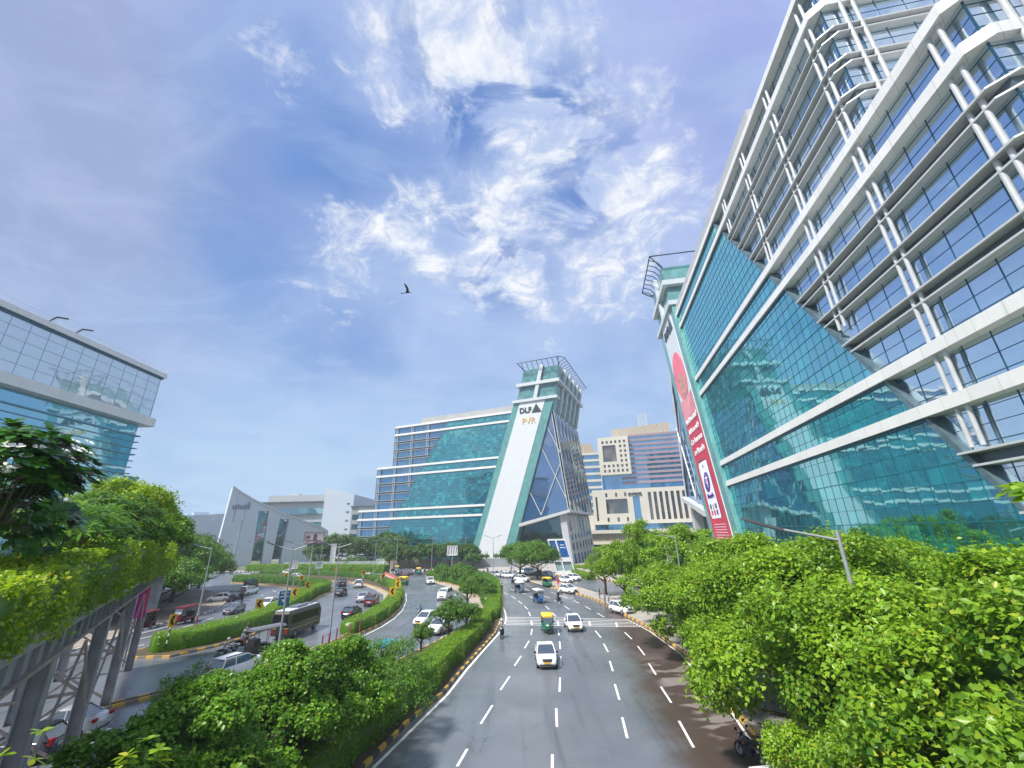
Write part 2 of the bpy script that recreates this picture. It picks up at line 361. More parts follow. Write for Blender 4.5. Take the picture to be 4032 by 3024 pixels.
TTILE2 = panel_mat('teal_head_panel', (.12, .29, .30, 1), (.20, .38, .38, 1), 1.9, 1.55, .14, var=.35)
WPAN = panel_mat('white_cladding', (.64, .67, .70, 1), (.55, .59, .64, 1), 1.4, 1.5, .4, var=.03, line=.02)
WBAND = panel_mat('white_band', (.76, .76, .75, 1), (.56, .56, .55, 1), 2.15, 30., .45, line=.04, var=.07)
GREYP = panel_mat('grey_attic_panel', (.44, .45, .45, 1), (.38, .39, .40, 1), 2.0, 1.5, .5)
WSTEEL = pm('white_steel', (.52, .54, .55, 1), .4, .1, .06); MULL = pm('mullion_dark', (.015, .09, .15, 1), .35, .4); MULLT = pm('mullion_teal', (.01, .17, .21, 1), .35, .3)
TEALC = glass_mat('teal_glass_far', (.001, .10, .12, 1), (.36, .84, .88, 1), .34, 1.43, 1.2667, pdark=.34, dark=(.001, .018, .03, 1), blind=(.03, .30, .32, 1), pblind=.5, lo=0, hi=50, wob=.012)
BAYC = glass_mat('bay_glass_far', (.01, .07, .13, 1), (.42, .68, .92, 1), .42, 2.15, 1.2667, pdark=.25, dark=(.01, .02, .03, 1), blind=(.05, .14, .22, 1), wob=.008, lo=0, hi=50)
DSTEEL = pm('dark_steel', (.05, .05, .06, 1), .45, .5); CONC = pm('pale_concrete', (.42, .44, .46, 1), .75, 0, .12, .8)
INK = pm('logo_ink', (.03, .045, .06, 1), .4); GOLD = pm('logo_gold', (.72, .50, .16, 1), .35, .2)
# ================================================================ GROUND AND ROADS
def struct(name, mb, mats): o = mb.build(name, mats); o['kind'] = 'structure'; return o
g = MB(); g.poly([(-2500, -600), (2500, -600), (2500, 3000), (-2500, 3000)], -.02); struct('ground', g, GROUND)
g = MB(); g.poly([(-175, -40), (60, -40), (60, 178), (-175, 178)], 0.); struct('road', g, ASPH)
def P(l, z=0.): return [G(u, v, z) for u, v in l]
m1R = P([(1431,3024),(1608,2845),(1739,2736),(1825,2633),(1893,2560),(1948,2498),(1973,2440),(1979,2386),(1975,2326),(1968,2301),(1955,2280)])
m1L = P([(1689,2276),(1712,2288.6),(1759,2295.8),(1799,2306.7),(1835,2321),(1871,2341),(1896,2359),(1907,2381),(1905,2404)])
m1R = [(-8.9, 16), (-8.6, 21)] + m1R[:-1] + [(-5.6, 117), (-10, 128), (-18, 134)]
m1L = [(-26.5, 131), (-24.4, 125.8)] + m1L[1:] + [(-5.6, 66), (-7.0, 58), (-9.2, 51), (-11.5, 44.5), (-14.5, 38), (-17.5, 32), (-20, 24), (-21, 16)]
m2R = P([(1412,2500),(1494,2462),(1543,2429.7),(1575,2400),(1592,2363),(1588,2326),(1565,2306),(1530,2292),(1490,2280),(1440,2272),(1250,2262),(1050,2258)])
m2R = [(-30, 34), (-24.6, 41), (-21.2, 48.2), (-19.9, 53)] + m2R
m2L = P([(1539,2362),(1539,2341),(1494,2317),(1440,2301),(1395,2294),(1250,2283)])
m2L = [(-90, 149.5)]+m2L[::-1] + [(-21.0, 74.6), (-20.4, 66), (-20.6, 59.6), (-20.8, 53.8), (-22.2, 48.2), (-25.6, 41), (-31, 34)]
m3in = P([(909,2296),(1017,2301),(1072,2308),(1126,2316),(1162,2323),(1191,2343)])
m3out = [(-45.0, 95.6), (-44.0, 106.5), (-50.5, 118.5), (-62, 131), (-84, 138)]
m3 = m3in + [(-42.5, 86), (-39.5, 77), (-37.6, 70), (-37.4, 64), (-38.2, 58), (-40.5, 53.5), (-41.5, 50.6), (-39.4, 48.4), (-35.5, 48.6), (-33.6, 52.2), (-32.6, 57), (-33.0, 61.5), (-35.0, 70), (-37.4, 82), (-39.6, 92), (-40.6, 100)] + [(-44.0, 108.0), (-51.5, 119.5), (-62, 128), (-80, 134)]
r4L = P([(548,2487),(693,2443),(813,2414.6),(862,2393),(886,2376),(890,2354),(874,2342),(820,2325)])
r4Lw = [(-46, 30), (-48.5, 48)] + r4L + [(-86, 112), (-110, 120), (-170, 130), (-170, 30)]
mainR = P([(2172,2316),(2217,2327),(2311,2350),(2374,2375),(2421,2403),(2469,2428),(2554,2473),(2700,2577),(2800,2704),(2900,2814),(3012,2935)])
def o4(x, y): return (1950+x*.18083, 2200+y*.18083)
island_top = P([o4(2212, 750), o4(1900, 650), o4(1500, 540), o4(1250, 470), o4(1000, 400), o4(780, 380), o4(540, 372), o4(480, 390)])
island_bot = P([o4(480, 420), o4(620, 470), o4(780, 520), o4(1050, 600)])
walkR = mainR[::1] + [(12.9, 20), (13, 0), (60, 0), (60, 62), (24, 76)] + island_top[:1]
isl = mainR[:3][::-1] + island_bot[::-1] + island_top[::-1]
farplaza = [(12, 132), (9, 126), (20, 112), (26, 98), (30, 84), (60, 84), (60, 170), (-170, 172), (-170, 169), (-100, 167), (-68, 155), (-40, 147), (-18, 147), (2, 141)]
def kerb(name, pts, closed, a, b, w=.22, h=.2, step=.75, z0=0.):
    mb = MB(); P2 = [Vector((x, y, 0)) for x, y in pts]
    if closed: P2.append(P2[0])
    k = 0; carry = 0.
    for i in range(len(P2)-1):
        p, q = P2[i], P2[i+1]; L = (q-p).length
        if L < .05: continue
        n = max(1, round(L/step)); d = (q-p)/n
        for j in range(n):
            p0 = p+d*j; p1 = p+d*(j+.97)
            s = d.normalized(); sd = Vector((-s.y, s.x, 0))*w/2
            dz = random.uniform(-.012, .012)
            mb.add([p0-sd+Vector((0,0,z0)), p1-sd+Vector((0,0,z0)), p1+sd+Vector((0,0,z0)), p0+sd+Vector((0,0,z0)),
                    p0-sd*.85+Vector((0,0,h+dz)), p1-sd*.85+Vector((0,0,h+dz)), p1+sd*.85+Vector((0,0,h+dz)), p0+sd*.85+Vector((0,0,h+dz))],
                   [(0,1,5,4),(1,2,6,5),(2,3,7,6),(3,0,4,7),(4,5,6,7)], k % 2); k += 1
    return struct(name, mb, [a, b])
def raised(name, pts, h, mat):
    mb = MB(); 
    tri = tessellate_polygon([[Vector((x, y, 0)) for x, y in pts]]); vs = [(x, y, h) for x, y in pts]; fs = []
    for t in tri:
        a, b, c = (Vector(vs[i]) for i in t); fs.append(tuple(t) if (b-a).cross(c-a).z > 0 else tuple(t)[::-1])
    mb.add(vs, fs); return struct(name, mb, mat)
med1 = m1R + m1L; med2 = m2R + m2L
raised('median', med1, .15, SOIL); kerb('kerb', med1, True, KY, KB)
raised('median', med2, .15, SOIL); kerb('kerb', med2, True, KY, KB2)
raised('median', m3, .15, SOIL); kerb('kerb', m3, True, KY, KB2)
raised('pavement', r4Lw, .15, WALKL); kerb('kerb', r4Lw[:10], False, KW, KB2)
raised('pavement', walkR, .15, PAVE); kerb('kerb', mainR + [(12.9, 20), (13, 0)], False, KY, KB2, .3, .24)
raised('traffic_island', isl, .13, SAND)
raised('pavement', farplaza, .14, PAVE); kerb('kerb', farplaza[:5], False, KY, KB); kerb('kerb', farplaza[8:]+farplaza[:1], False, KW, KB)
# sand swept against the kerb inside the bends
mb = MB()
def strip(mb, pts, w0, w1, z=.006, side=1, m=0):
    n = len(pts)
    for i in range(n-1):
        p = Vector(pts[i]+(0,)); q = Vector(pts[i+1]+(0,))
        def nrm(j):
            a = Vector(pts[max(j-1, 0)]+(0,)); b = Vector(pts[min(j+1, n-1)]+(0,)); d = (b-a).normalized(); return Vector((-d.y, d.x, 0))*side
        n0, n1 = nrm(i), nrm(i+1); Z = Vector((0, 0, z))
        mb.add([p+n0*w0+Z, q+n1*w0+Z, q+n1*w1+Z, p+n0*w1+Z], [(0, 1, 2, 3)], m)
strip(mb, m1L[2:11], .12, 2.3, .004, -1); strip(mb, m2L[2:9], .12, 1.4, .004, -1)
struct('sand', mb, SAND)
# ---- painted markings
mb = MB()
def dash(a, b, w=.145, z=.008):
    p = Vector(G(*a)+(z,)); q = Vector(G(*b)+(z,)); d = (q-p).normalized(); s = Vector((-d.y, d.x, 0))*w/2
    mb.add([p-s, q-s, q+s, p+s], [(0, 1, 2, 3)])
def conv(o, l): return [((o[0]+a*o[2], o[1]+b*o[2]), (o[0]+c*o[2], o[1]+d*o[2])) for a, b, c, d in l]
D = conv((0, 0, 1), [(1939,2777,1893,2850),(2007,2663,1970.6,2717),(2052,2583,2026,2622),(2083,2523.4,2065.6,2553),(2095.4,2477,2091,2500),(2088.6,2425.8,2081.8,2409.5),(2076.6,2399,2064.8,2386),(2054.9,2377,2040,2365.5),(2031,2359,2014,2348),(2001.5,2342,1984,2334),(1840,2949,1800,3018),
 (2175,2971,2175,3030),(2190,2789,2193,2862),(2205,2668,2203,2724),(2207.8,2585,2207.8,2626),(2203.4,2525.5,2206,2556),(2198,2478.5,2201,2502),(2188.7,2427.8,2174,2412.5),(2163.4,2399.8,2147,2386),(2130,2373,2114,2362),(2103.7,2357.3,2085.6,2348),(2069,2340,2056.7,2335.6),(2031,2326.6,2009.7,2319),
 (2450,2825,2470,2907),(2421,2694,2439,2756),(2401,2603,2413,2643),(2377,2534.5,2394.6,2567.7),(2344,2483.9,2366,2510.8),(2260,2412.7,2282,2428.5),(2220.6,2385.8,2242.7,2400),(2205,2376.3,2183.3,2364.6),(2165,2355.5,2142.6,2347.4),(2083.8,2324.8,2064,2318.5),
 (2673.6,2839,2731.5,2943.7),(2602,2704,2643.3,2767.3),(2555,2613,2582.7,2657),(2511,2544,2538.6,2580),(2459.5,2490,2488,2516.5),(2352,2414,2378.8,2430),(2304,2387.3,2326.6,2400),(2260,2365,2280.7,2376),(2237.5,2356.4,2212,2347.4),(2187,2337.4,2167,2331),(2141,2321,2124,2318.5),(2094.7,2310,2074.8,2305.8)])
D += conv((1600, 2200, .18083), [(840,665,750,632),(985,735,925,700),(1100,810,1035,765),(1190,915,1145,865),(1250,1035,1215,970),(640,600,580,585)])
D += conv((1500, 2400, .27125), [(900,395,765,493),(265,865,190,920)])
D += conv((900, 2200, .18083), [(875,670,775,650),(1035,720,955,690),(1150,770,1085,740),(670,755,600,730),(760,800,700,785),(490,1130,340,1195),(210,1255,0,1340)])
D += conv((500, 2200, .2411), [(1410,965,1220,1028),(1075,1075,805,1155),(575,1220,190,1315),(2030,850,1910,890),(1810,940,1640,1000),(780,1075,190,1230),(280,1400,100,1450)])
for a, b in D: dash(a, b)
# edge lines
def line(pts, w=.18, z=.008):
    for a, b in zip(pts[:-1], pts[1:]):
        p = Vector(a+(z,)); q = Vector(b+(z,)); d = (q-p).normalized(); s = Vector((-d.y, d.x, 0))*w/2; mb.add([p-s, q+d*.02-s, q+d*.02+s, p+s], [(0, 1, 2, 3)])
eL = P([(1470,3024),(1640,2855),(1760,2737),(1841,2633),(1905,2560),(1962,2497),(1984,2465),(1993,2440),(1990,2415),(1981,2388)]); line(eL, .2)
eR = P([(2475,2442),(2560,2487),(2682,2577),(2786.6,2704),(2885.8,2814),(2968.5,2935.4),(3010,3010)]); line(eR, .15)
line(P([(1420,2509),(1500,2470),(1552,2436),(1584,2404),(1600,2366),(1598,2335)]), .16); line(P([(1290,2570),(1361,2537),(1412,2510)]), .16)
for i in range(6):   # transverse bar markings
    t = i/5; a = (1992-2*t, 2430.6+29*t); b = (2200, 2432.6+30.5*t); c = (2478+60*t, 2440+28.5*t)
    dash(a, b, .2, .008); dash(b, c, .2, .008)
for (u, v) in ((2093, 2452), (2197, 2453), (2322, 2455), (2428, 2459)): dash((u-2, v-7), (u+2, v+10), .22, .012)
for y in (505, 545, 585, 628, 672, 718, 762): dash((300, 2500+y*.5512), (432, 2500+y*.5512+2), .42, .008)
struct('road_markings', mb, PW)
# ================================================================ THE TWIN GLASS TOWERS
FH = 3.8
def ZL(k): return -.36+FH*k
def clip_line(poly, a, b, c):            # keep a*x+b*z<=c
    out = []
    for i in range(len(poly)):
        p, q = poly[i], poly[(i+1) % len(poly)]; fp = a*p[0]+b*p[1]-c; fq = a*q[0]+b*q[1]-c
        if fp <= 0: out.append(p)
        if (fp < 0 < fq) or (fq < 0 < fp): t = fp/(fp-fq); out.append((p[0]+(q[0]-p[0])*t, p[1]+(q[1]-p[1])*t))
    return out
def seg_in(poly, axis, v):               # interval of convex polygon along line axis=v
    c = []
    for i in range(len(poly)):
        p, q = poly[i], poly[(i+1) % len(poly)]
        a, b = p[axis]-v, q[axis]-v
        if a*b < 0: t = a/(a-b); c.append(p[1-axis]+(q[1-axis]-p[1-axis])*t)
    return (min(c), max(c)) if len(c) > 1 else None
def tower(az, D, s1, sgn, diag60, dslope, in8, islope, label, dep=42.):
    """local frame: x = -s along the facade, y = depth into the block, z up; t runs from the stepped tail to the head"""
    e = Vector((math.sin(az), math.cos(az), 0)); n = Vector((math.cos(az), -math.sin(az), 0)) if D > 0 else None
    root = empty('glass_office_tower', n*D, 0., label, 'office tower', 'twin glass office towers with leaning end panels')
    root.rotation_euler = (0, 0, math.atan2(-e.y, -e.x))
    X = lambda t: -(s1+sgn*t)
    dg = lambda z: diag60-(60-z)*dslope
    inn = lambda z: in8+islope*(z-8)
    W_ = 18.0; out = lambda z: inn(z)+W_
    ZR = ZL(16)
    B = lambda mb, t0, t1, y0, y1, z0, z1, m=0: mb.box(X(t0), X(t1), y0, y1, z0, z1, m)
    # --- flush teal curtain wall (a leaning parallelogram)
    tp = [(dg(-.5), -.5), (inn(-.5), -.5), (inn(ZR), ZR), (dg(ZR), ZR)]
    mb = MB(); mb.slab([(X(t), z) for t, z in tp], 0, dep, 0); near = D < 60; mb.build('curtain_wall', TEAL if near else TEALC, root)
    mb = MB()
    nt_ = int((inn(ZR)-dg(0))/1.43)+2; k0 = int(dg(-.5)/1.43)-1
    for k in range(k0, k0+nt_+4):
        t = k*1.43; r = seg_in(tp, 0, t)
        if not r: continue
        B(mb, t-(.016 if near else .03), t+(.016 if near else .03), -.03, .02, r[0]+.02, r[1]-.02)
    for k in range(0, 49):
        z = -.36+k*FH/3; r = seg_in(tp, 1, z)
        if not r: continue
        h = (.04 if k % 3 == 0 else .014) if near else (.06 if k % 3 == 0 else .03)
        B(mb, r[0]+.05, r[1]-.05, -.045, .02, z-h, z+h)
    mb.build('mullion_grid', MULLT, root)
    # diagonal edge trim and deep return
    mb = MB(); mb.slab([(X(dg(-.5)-.25), -.5), (X(dg(-.5)+.25), -.5), (X(dg(ZR)+.25), ZR), (X(dg(ZR)-.25), ZR)], -.08, 1.3); mb.build('diagonal_reveal', pm('reveal_grey', (.10, .16, .19, 1), .35, .2, .3, .6), root)
    # --- stepped bays behind: recessed glass
    blocks = [(11, 16, 0.), (6, 11, -8.7), (0, 6, -17.4)]
    gl = MB(); ml = MB(); zp = {11: 11, 16: 16}
    for a, b, te in blocks:
        z0, z1 = ZL(a)-(.5 if a == 0 else 0), ZL(b)
        gp = [(te+.5, z0), (dg(z0)+1.5, z0), (dg(z1)+1.5, z1), (te+.5, z1)]
        gl.slab([(X(t), z) for t, z in gp], .5, dep-1, 0)
        for k in range(-20, 40):
            t = k*2.15+1.0
            if t < te+1.2: continue
            r = seg_in(gp, 0, t)
            if r: B(ml, t-.025, t+.025, .47, .55, *r)
        B(ml, te+.46, te+.55, .46, .55, z0, z1)
        for k in range(a, b):
            for q, h in ((.95, .05), (2.0, .03), (3.0, .03)):
                z = ZL(k)+q; r = seg_in(gp, 1, z)
                if r: B(ml, r[0], r[1]-1.4, .47, .55, z-h*.6, z+h*.6); ml.box(X(te+.47), X(te+.55), .5, dep-1, z-h*.6, z+h*.6)
        for k in range(1, 18): ml.box(X(te+.47), X(te+.55), .5+k*2.15-.025, .5+k*2.15+.025, z0, z1)
    gl.build('bay_glazing', BLUEG if near else BAYC, root); ml.build('bay_mullion', MULL, root)
    # --- floor plates
    def plate(mb, te, k, z0, z1, d0, inset=0., m=0, tmax=None):
        zz = (z0+z1)/2; td = dg(zz)+.1 if tmax is None else tmax; c = .95
        pts = [(X(te+c), d0), (X(te), d0+c), (X(te), dep), (X(td), dep), (X(td), d0)]
        mb.prism(pts, z0, z1, m)
    for k in (5, 6, 10, 11, 15, 16):
        te = 0. if k >= 12 else (-8.7 if k >= 7 else -17.4)
        mb = MB(); z0, z1 = ZL(k)-.44, ZL(k)+.44; zz = ZL(k)
        plate(mb, te, k, z0, z1, -.35)
        tb = inn(zz)-.05 if k != 16 else inn(zz)-.05
        B(mb, dg(zz)+.1, tb, -.352, .35, z0, z1)
        if k in (6, 11, 16):   # roof upstand and railing
            for i in range(60):
                pass
        mb.build('white_floor_band', WBAND, root)
    bl = MB()
    for k in (1, 2, 3, 4, 7, 8, 9, 12, 13, 14):
        te = 0. if k >= 12 else (-8.7 if k >= 7 else -17.4)
        for dz in (-.42, .42): plate(bl, te, k, ZL(k)+dz-.07, ZL(k)+dz+.07, -.35 if dz > 0 else -.15)
    bl.build('sunshade_blade', WSTEEL, root)
    cm = MB()     # spandrel behind the blades
    for k in (1, 2, 3, 4, 7, 8, 9, 12, 13, 14):
        te = 0. if k >= 12 else (-8.7 if k >= 7 else -17.4)
        cm.prism([(X(te+.42), .42), (X(te+.42), dep-.5), (X(dg(ZL(k))), dep-.5), (X(dg(ZL(k))), .42)], ZL(k)-.32, ZL(k)+.32)
    cm.build('spandrel', pm('spandrel_grey', (.10, .14, .17, 1), .4, .2), root)
    # --- paired round columns (one mesh per pair line)
    for tc in (2.1, 10.7, 19.3, 27.9, -6.6, -15.2):
        ztop = ZL(16) if tc > 0 else (ZL(11) if tc > -8 else ZL(6))
        zb = max(-.4, 60-(diag60-tc-1.4)/dslope)
        if zb < ztop-2:
            mb = MB()
            for q in (-.42, .42): mb.tube((X(tc+q), .0, zb), (X(tc+q), .0, ztop), .15, n=10)
            mb.build('paired_column', WSTEEL, root)
    for a, b, te in blocks:
        for dd in (2.4, 10.9, 19.5):
            mb = MB()
            for q in (-.5, .5): mb.tube((X(te+.12), dd+q, ZL(a)-.3), (X(te+.12), dd+q, ZL(b)), .165, n=10)
            mb.build('paired_column', WSTEEL, root)
    # railings on the stepped roofs
    for zr, te, t2 in ((ZL(16)+.55, .6, 15), (ZL(11)+.55, -8.1, 0), (ZL(6)+.55, -16.8, -8.7)):
        rl = MB()
        for h in (.5, 1.0): rl.tube((X(te), .5, zr+h), (X(t2), .5, zr+h), .03, n=4); rl.tube((X(te), .5, zr+h), (X(te), 30, zr+h), .03, n=4)
        t = te
        while t < t2: rl.tube((X(t), .5, zr), (X(t), .5, zr+1), .03, n=4); t += 1.5
        for q in range(20): rl.tube((X(te), .5+q*1.5, zr), (X(te), .5+q*1.5, zr+1), .03, n=4)
        rl.build('roof_railing', WSTEEL, root)
    # dark strip standing in for the shadow under each band on the curtain wall
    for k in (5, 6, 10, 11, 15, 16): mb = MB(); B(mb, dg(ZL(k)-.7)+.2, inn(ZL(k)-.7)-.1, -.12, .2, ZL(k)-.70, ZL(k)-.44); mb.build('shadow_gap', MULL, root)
    # attic above the teal wall
    mb = MB(); B(mb, 15.5, inn(63)-.3, .1, dep-4, ZR+.55, 63.4); mb.build('attic_parapet', GREYP, root)
    # --- leaning end panel
    PZ0, PZ1 = -.4, 63.8; pr = -.8
    def band(t_in, t_out, y0, y1, z0=PZ0, z1=PZ1): return [(X(inn(z0)+t_in), z0), (X(inn(z0)+t_out), z0), (X(inn(z1)+t_out), z1), (X(inn(z1)+t_in), z1)]
    mb = MB(); mb.slab(band(0, W_, 0, 0), pr, dep); mb.build('leaning_slab', TTILE, root)
    mb = MB(); mb.slab(band(2.9, 14.3, 0, 0), pr-.12, pr+.01); mb.build('white_panel_face', WPAN, root)
    # --- head block
    zb, zt = 65., 78.4; hs = lambda z: inn(63.8)+1.2+(z-64)*.27
    hw = 17.0
    mb = MB()
    def hex_(t0a, t1a, za, t0b, t1b, zb_, y0, y1, m=0):
        mb.slab([(X(t0a), za), (X(t1a), za), (X(t1b), zb_), (X(t0b), zb_)], y0, y1, m)
    hex_(hs(zb), hs(zb)+hw, zb, hs(zt), hs(zt)+hw-1.2, zt, pr+.3, dep); mb.build('head_block', TTILE2, root)
    mb = MB(); hex_(hs(58.8)+14.4, hs(58.8)+17.0, 58.8, hs(65)+14.4, hs(65)+hw-.2, 65, pr+1.2, dep); mb.build('head_apron', TTILE, root)
    mb = MB(); B(mb, inn(64)-.5, inn(64)+W_+1.6, pr-.7, 3, 63.8, 65.0); B(mb, hs(71.5)-1.6, hs(71.5)+hw+.8, pr-.8, dep+.5, 70.9, 72.3)
    hex_(hs(65)+7.6, hs(65)+9.2, 65, hs(80)+7.2, hs(80)+8.8, 79.6, pr-.55, 1.2)
    for dd in (8.5, 16, 23.5, 31, 38.5):
        hex_(hs(60)+hw-1.0, hs(60)+hw+.9, 59.5, hs(79)+hw-2.2, hs(79)+hw-.1, 79.2, dd-.7, dd+.7)
    mb.build('head_rib', pm('head_white', (.52, .57, .60, 1), .5), root)
    # steel outrigger rail
    mb = MB(); z0, z1 = zt, zt+2.7
    ta, tb = hs(zt)-.2, hs(zt)+hw-1.0; o_ = 2.6
    rail = [(X(ta-1.2), dep+1, z1), (X(ta-1.8), pr-o_, z1), (X(tb+.6), pr-o_, z1), (X(tb+o_+.2), pr-o_+2.2, z1), (X(tb+o_), dep+1, z1)]
    for a, b in zip(rail[:-1], rail[1:]): mb.tube(a, b, .16, n=6)
    for i in range(8):
        t = ta+(tb-ta)*i/7; mb.tube((X(t), pr-o_, z1), (X(t), pr-.6, z1-.9), .13, n=5); mb.tube((X(t), pr-.6, z1-.9), (X(t), pr+.6, z0), .13, n=5)
    for i in range(15):
        y = pr+1.+i*3; mb.tube((X(tb+o_), y, z1), (X(tb+.2), y, z1-.9), .16, n=5); mb.tube((X(tb+.2), y, z1-.9), (X(tb-.4), y, z0), .13, n=5)
    mb.tube((X(tb+.6), pr-o_, z1), (X(tb-.3), pr+.5, z0), .15, n=5); mb.tube((X(ta-1.8), pr-o_, z1), (X(ta+.3), pr+.5, z0), .15, n=5)
    mb.build('roof_outrigger', DSTEEL, root)
    mb = MB()
    for h in (.5, 1.): mb.tube((X(ta+.3), pr+.6, zt+h), (X(tb-.3), pr+.6, zt+h), .03, n=4); mb.tube((X(tb-.3), pr+.6, zt+h), (X(tb-.3), dep, zt+h), .03, n=4)
    mb.build('roof_railing', WSTEEL, root)
    # --- A-frame: glazed prow between leaning slab and gate
    A = (hs(58.8)+16.6, 58.8); K = (in8+39.6, 19.2); L = (out(14.8), 14.8)
    mb = MB(); mb.slab([(X(t), z) for t, z in (L, K, A)], .4, dep-.5); mb.build('prow_glazing', DARKG, root)
    mb = MB(); N = 7      # outer pale screen, standing 1.2 m off the prow side
    mb.add([(X(K[0]+.5), .2, K[1]), (X(K[0]+.5), dep, K[1]), (X(A[0]+.7), dep, A[1]), (X(A[0]+.7), .2, A[1])], [(0, 1, 2, 3)] if sgn < 0 else [(0, 3, 2, 1)])
    mb.add([(X(K[0]+.4), .2, K[1]), (X(K[0]+.4), dep, K[1]), (X(A[0]+.6), dep, A[1]), (X(A[0]+.6), .2, A[1])], [(0, 3, 2, 1)] if sgn < 0 else [(0, 1, 2, 3)])
    mb.build('side_screen', PALEG, root)
    sd = MB(); sw = MB()
    for i in range(N+1):
        y = .25+i*(dep-.6)/N; p0 = (X(K[0]+.75), y, K[1]); p1 = (X(A[0]+.95), y, A[1])
        (sw).tube(p0, p1, .16, n=6)
        if i < N:
            y2 = y+(dep-.6)/N; f = lambda u, yy: (X(K[0]+.8+(A[0]+.2-K[0])*u), yy, K[1]+(A[1]-K[1])*u)
            sd.tube(f(1, y), f(.5, y2), .12, n=5); sd.tube(f(.5, y), f(0, y2), .12, n=5)
    zg = lambda s_, z_: (X((s_-125.3)*-1 if True else 0), -.15, z_)
    # struts of the triangular face (given for the centre tower, shared by its twin through t)
    for (ta_, za_), (tb_, zb_) in (((74.2, 44.1), (83.4, 23.0)), ((81.9, 37.), (72.9, 17.6)), ((68.4, 26.9), (72.9, 17.6)), ((77.3, 52.1), (81.9, 41.0))):
        sw.tube((X(ta_+in8-44.2), -.1, za_), (X(tb_+in8-44.2), -.1, zb_), .2, n=6)
    sw.tube((X(A[0]), -.05, A[1]), (X(K[0]), -.05, K[1]), .22, n=6)
    sw.build('screen_strut', WSTEEL, root); sd.build('screen_brace', DSTEEL, root)
    # canopy
    mb = MB(); mb.slab([(X(L[0]-.6), L[1]-1.3), (X(K[0]+.8), K[1]-1.0), (X(K[0]+.8), K[1]), (X(L[0]-.6), L[1]-.1)], -1.2, 3.)
    mb.box(X(K[0]-3), X(K[0]+.8), 3., dep, K[1]-1.0, K[1]); mb.build('gate_canopy', WSTEEL, root)
    mb = MB(); mb.slab([(X(out(-.4)-.2), -.4), (X(K[0]+.5), -.4), (X(K[0]-1.5), K[1]-1.), (X(L[0]), L[1]-1.)], 2.4, dep-2); mb.build('lobby_glazing', LOBBYG, root)
    # gate piers
    mb = MB(); tt, tb2 = K[0]-4.3, K[0]-1.2
    for i in range(8):
        y = .3 if i == 0 else 1+i*5.4; w = 2.5 if i == 0 else .6; b1 = K[0]+.5; t1 = K[0]-1.4
        mb.hull8([(X(b1-w), y, -.3), (X(b1), y, -.3), (X(b1), y+2.6, -.3), (X(b1-w), y+2.6, -.3)],
                 [(X(t1-w), y, K[1]-1), (X(t1), y, K[1]-1), (X(t1), y+2.6, K[1]-1), (X(t1-w), y+2.6, K[1]-1)])
    mb.build('gate_pier', CONC, root)
    # --- lettering on the panel
    def pt(t, z, y=pr-.16): return (X(t), y, z)
    xr = 1. if True else 0
    # left of the panel as seen from the street is the side of larger s
    c = inn(60.3)+8.4
    dirx = 1.   # local +x reads left to right
    text('sign_letters', 'DLF', INK, root, (X(c)-1.9, pr-.16, 59.1), (1, 0, 0), (0, 0, 1), 2.3, .15, 'CENTER', .02)
    mb = MB(); mb.slab([(X(c)+.9, 58.7), (X(c)+5.3, 58.7), (X(c)+3.0, 62.5)], pr-.3, pr-.12); mb.build('logo_triangle', INK, root)
    return root, X, inn, pr, dg, out
CEN, CX, Cinn, CPR, Cdg, Cout = tower(-1.19214858, 159.06, 125.3, -1, 94.8 and 30.2, .65, 44.2, .335,
   'distant teal glass tower in the centre with a blank white leaning panel')
RIG, RX, Rinn, RPR, Rdg, Rout = tower(.1796311, 24.336, 28.9, 1, 33.5, .675, 49.9, .309,
   'huge nearby glass tower on the right carrying the tall red banner')
text('sign_letters', 'PVR', GOLD, CEN, (CX(Cinn(55)+9.6), CPR-.16, 54.3), (1, 0, 0), (0, 0, 1), 2.6, .12)
# masts with floodlights on the roofs
for t in (31, 37):
    mb = MB(); mb.tube((RX(t+8), 1.5, 60.9), (RX(t+8), 1.5, 66.), .06, n=5); mb.bar((RX(t+6.8), 1.5, 66), (RX(t+9.4), 1.5, 66), .18, .18); mb.build('roof_light_mast', WSTEEL, RIG)
# ---- the tall advertising banner, hung on the leaning panel of the near tower (a thing of its own)
RED = pm('banner_red', (.55, .035, .075, 1), .45, 0, .1, .4); PINK = pm('banner_pink', (.72, .28, .33, 1), .5, 0, .3, .3); ROSE = pm('banner_rose', (.80, .17, .24, 1), .5, 0, .2, .6); BW = pm('banner_white', (.82, .83, .86, 1), .5)
PUR = pm('brand_purple', (.07, .015, .28, 1), .4); NAVY = pm('icon_navy', (.01, .04, .2, 1), .4)
ban = empty('banner', (0, 0, 0), 0, 'tall red advertising banner with white phone picture hung on the leaning panel', 'banner')
ban.location = RIG.location; ban.rotation_euler = RIG.rotation_euler
y0 = RPR-.2
BT = lambda f, z: RX(Rinn(z)+2.9+11.4*f)   # f=0 near edge, 1 far edge
def bq(mb, f0, f1, z0, z1, y, m=0): mb.slab([(BT(f0, z0), z0), (BT(f1, z0), z0), (BT(f1, z1), z1), (BT(f0, z1), z1)], y-.03, y, m)
mb = MB(); bq(mb, 0, 1, 7.6, 34.5, y0); mb.build('red_sheet', RED, ban)
mb = MB(); bq(mb, 0, 1, 34.5, 40, y0); mb.build('pink_sheet', PINK, ban)
mb = MB(); bq(mb, 0, 1, 1, 7.6, y0); mb.build('white_base', BW, ban)
mb = MB(); pts = []
for i in range(28):
    a = 2*math.pi*i/28; f = .5+.46*math.cos(a); z = 46.2+6.6*math.sin(a); pts.append((BT(f, z), z))
mb.slab(pts, y0-.04, y0); mb.build('portrait_patch', ROSE, ban)
mb = MB(); pts = []
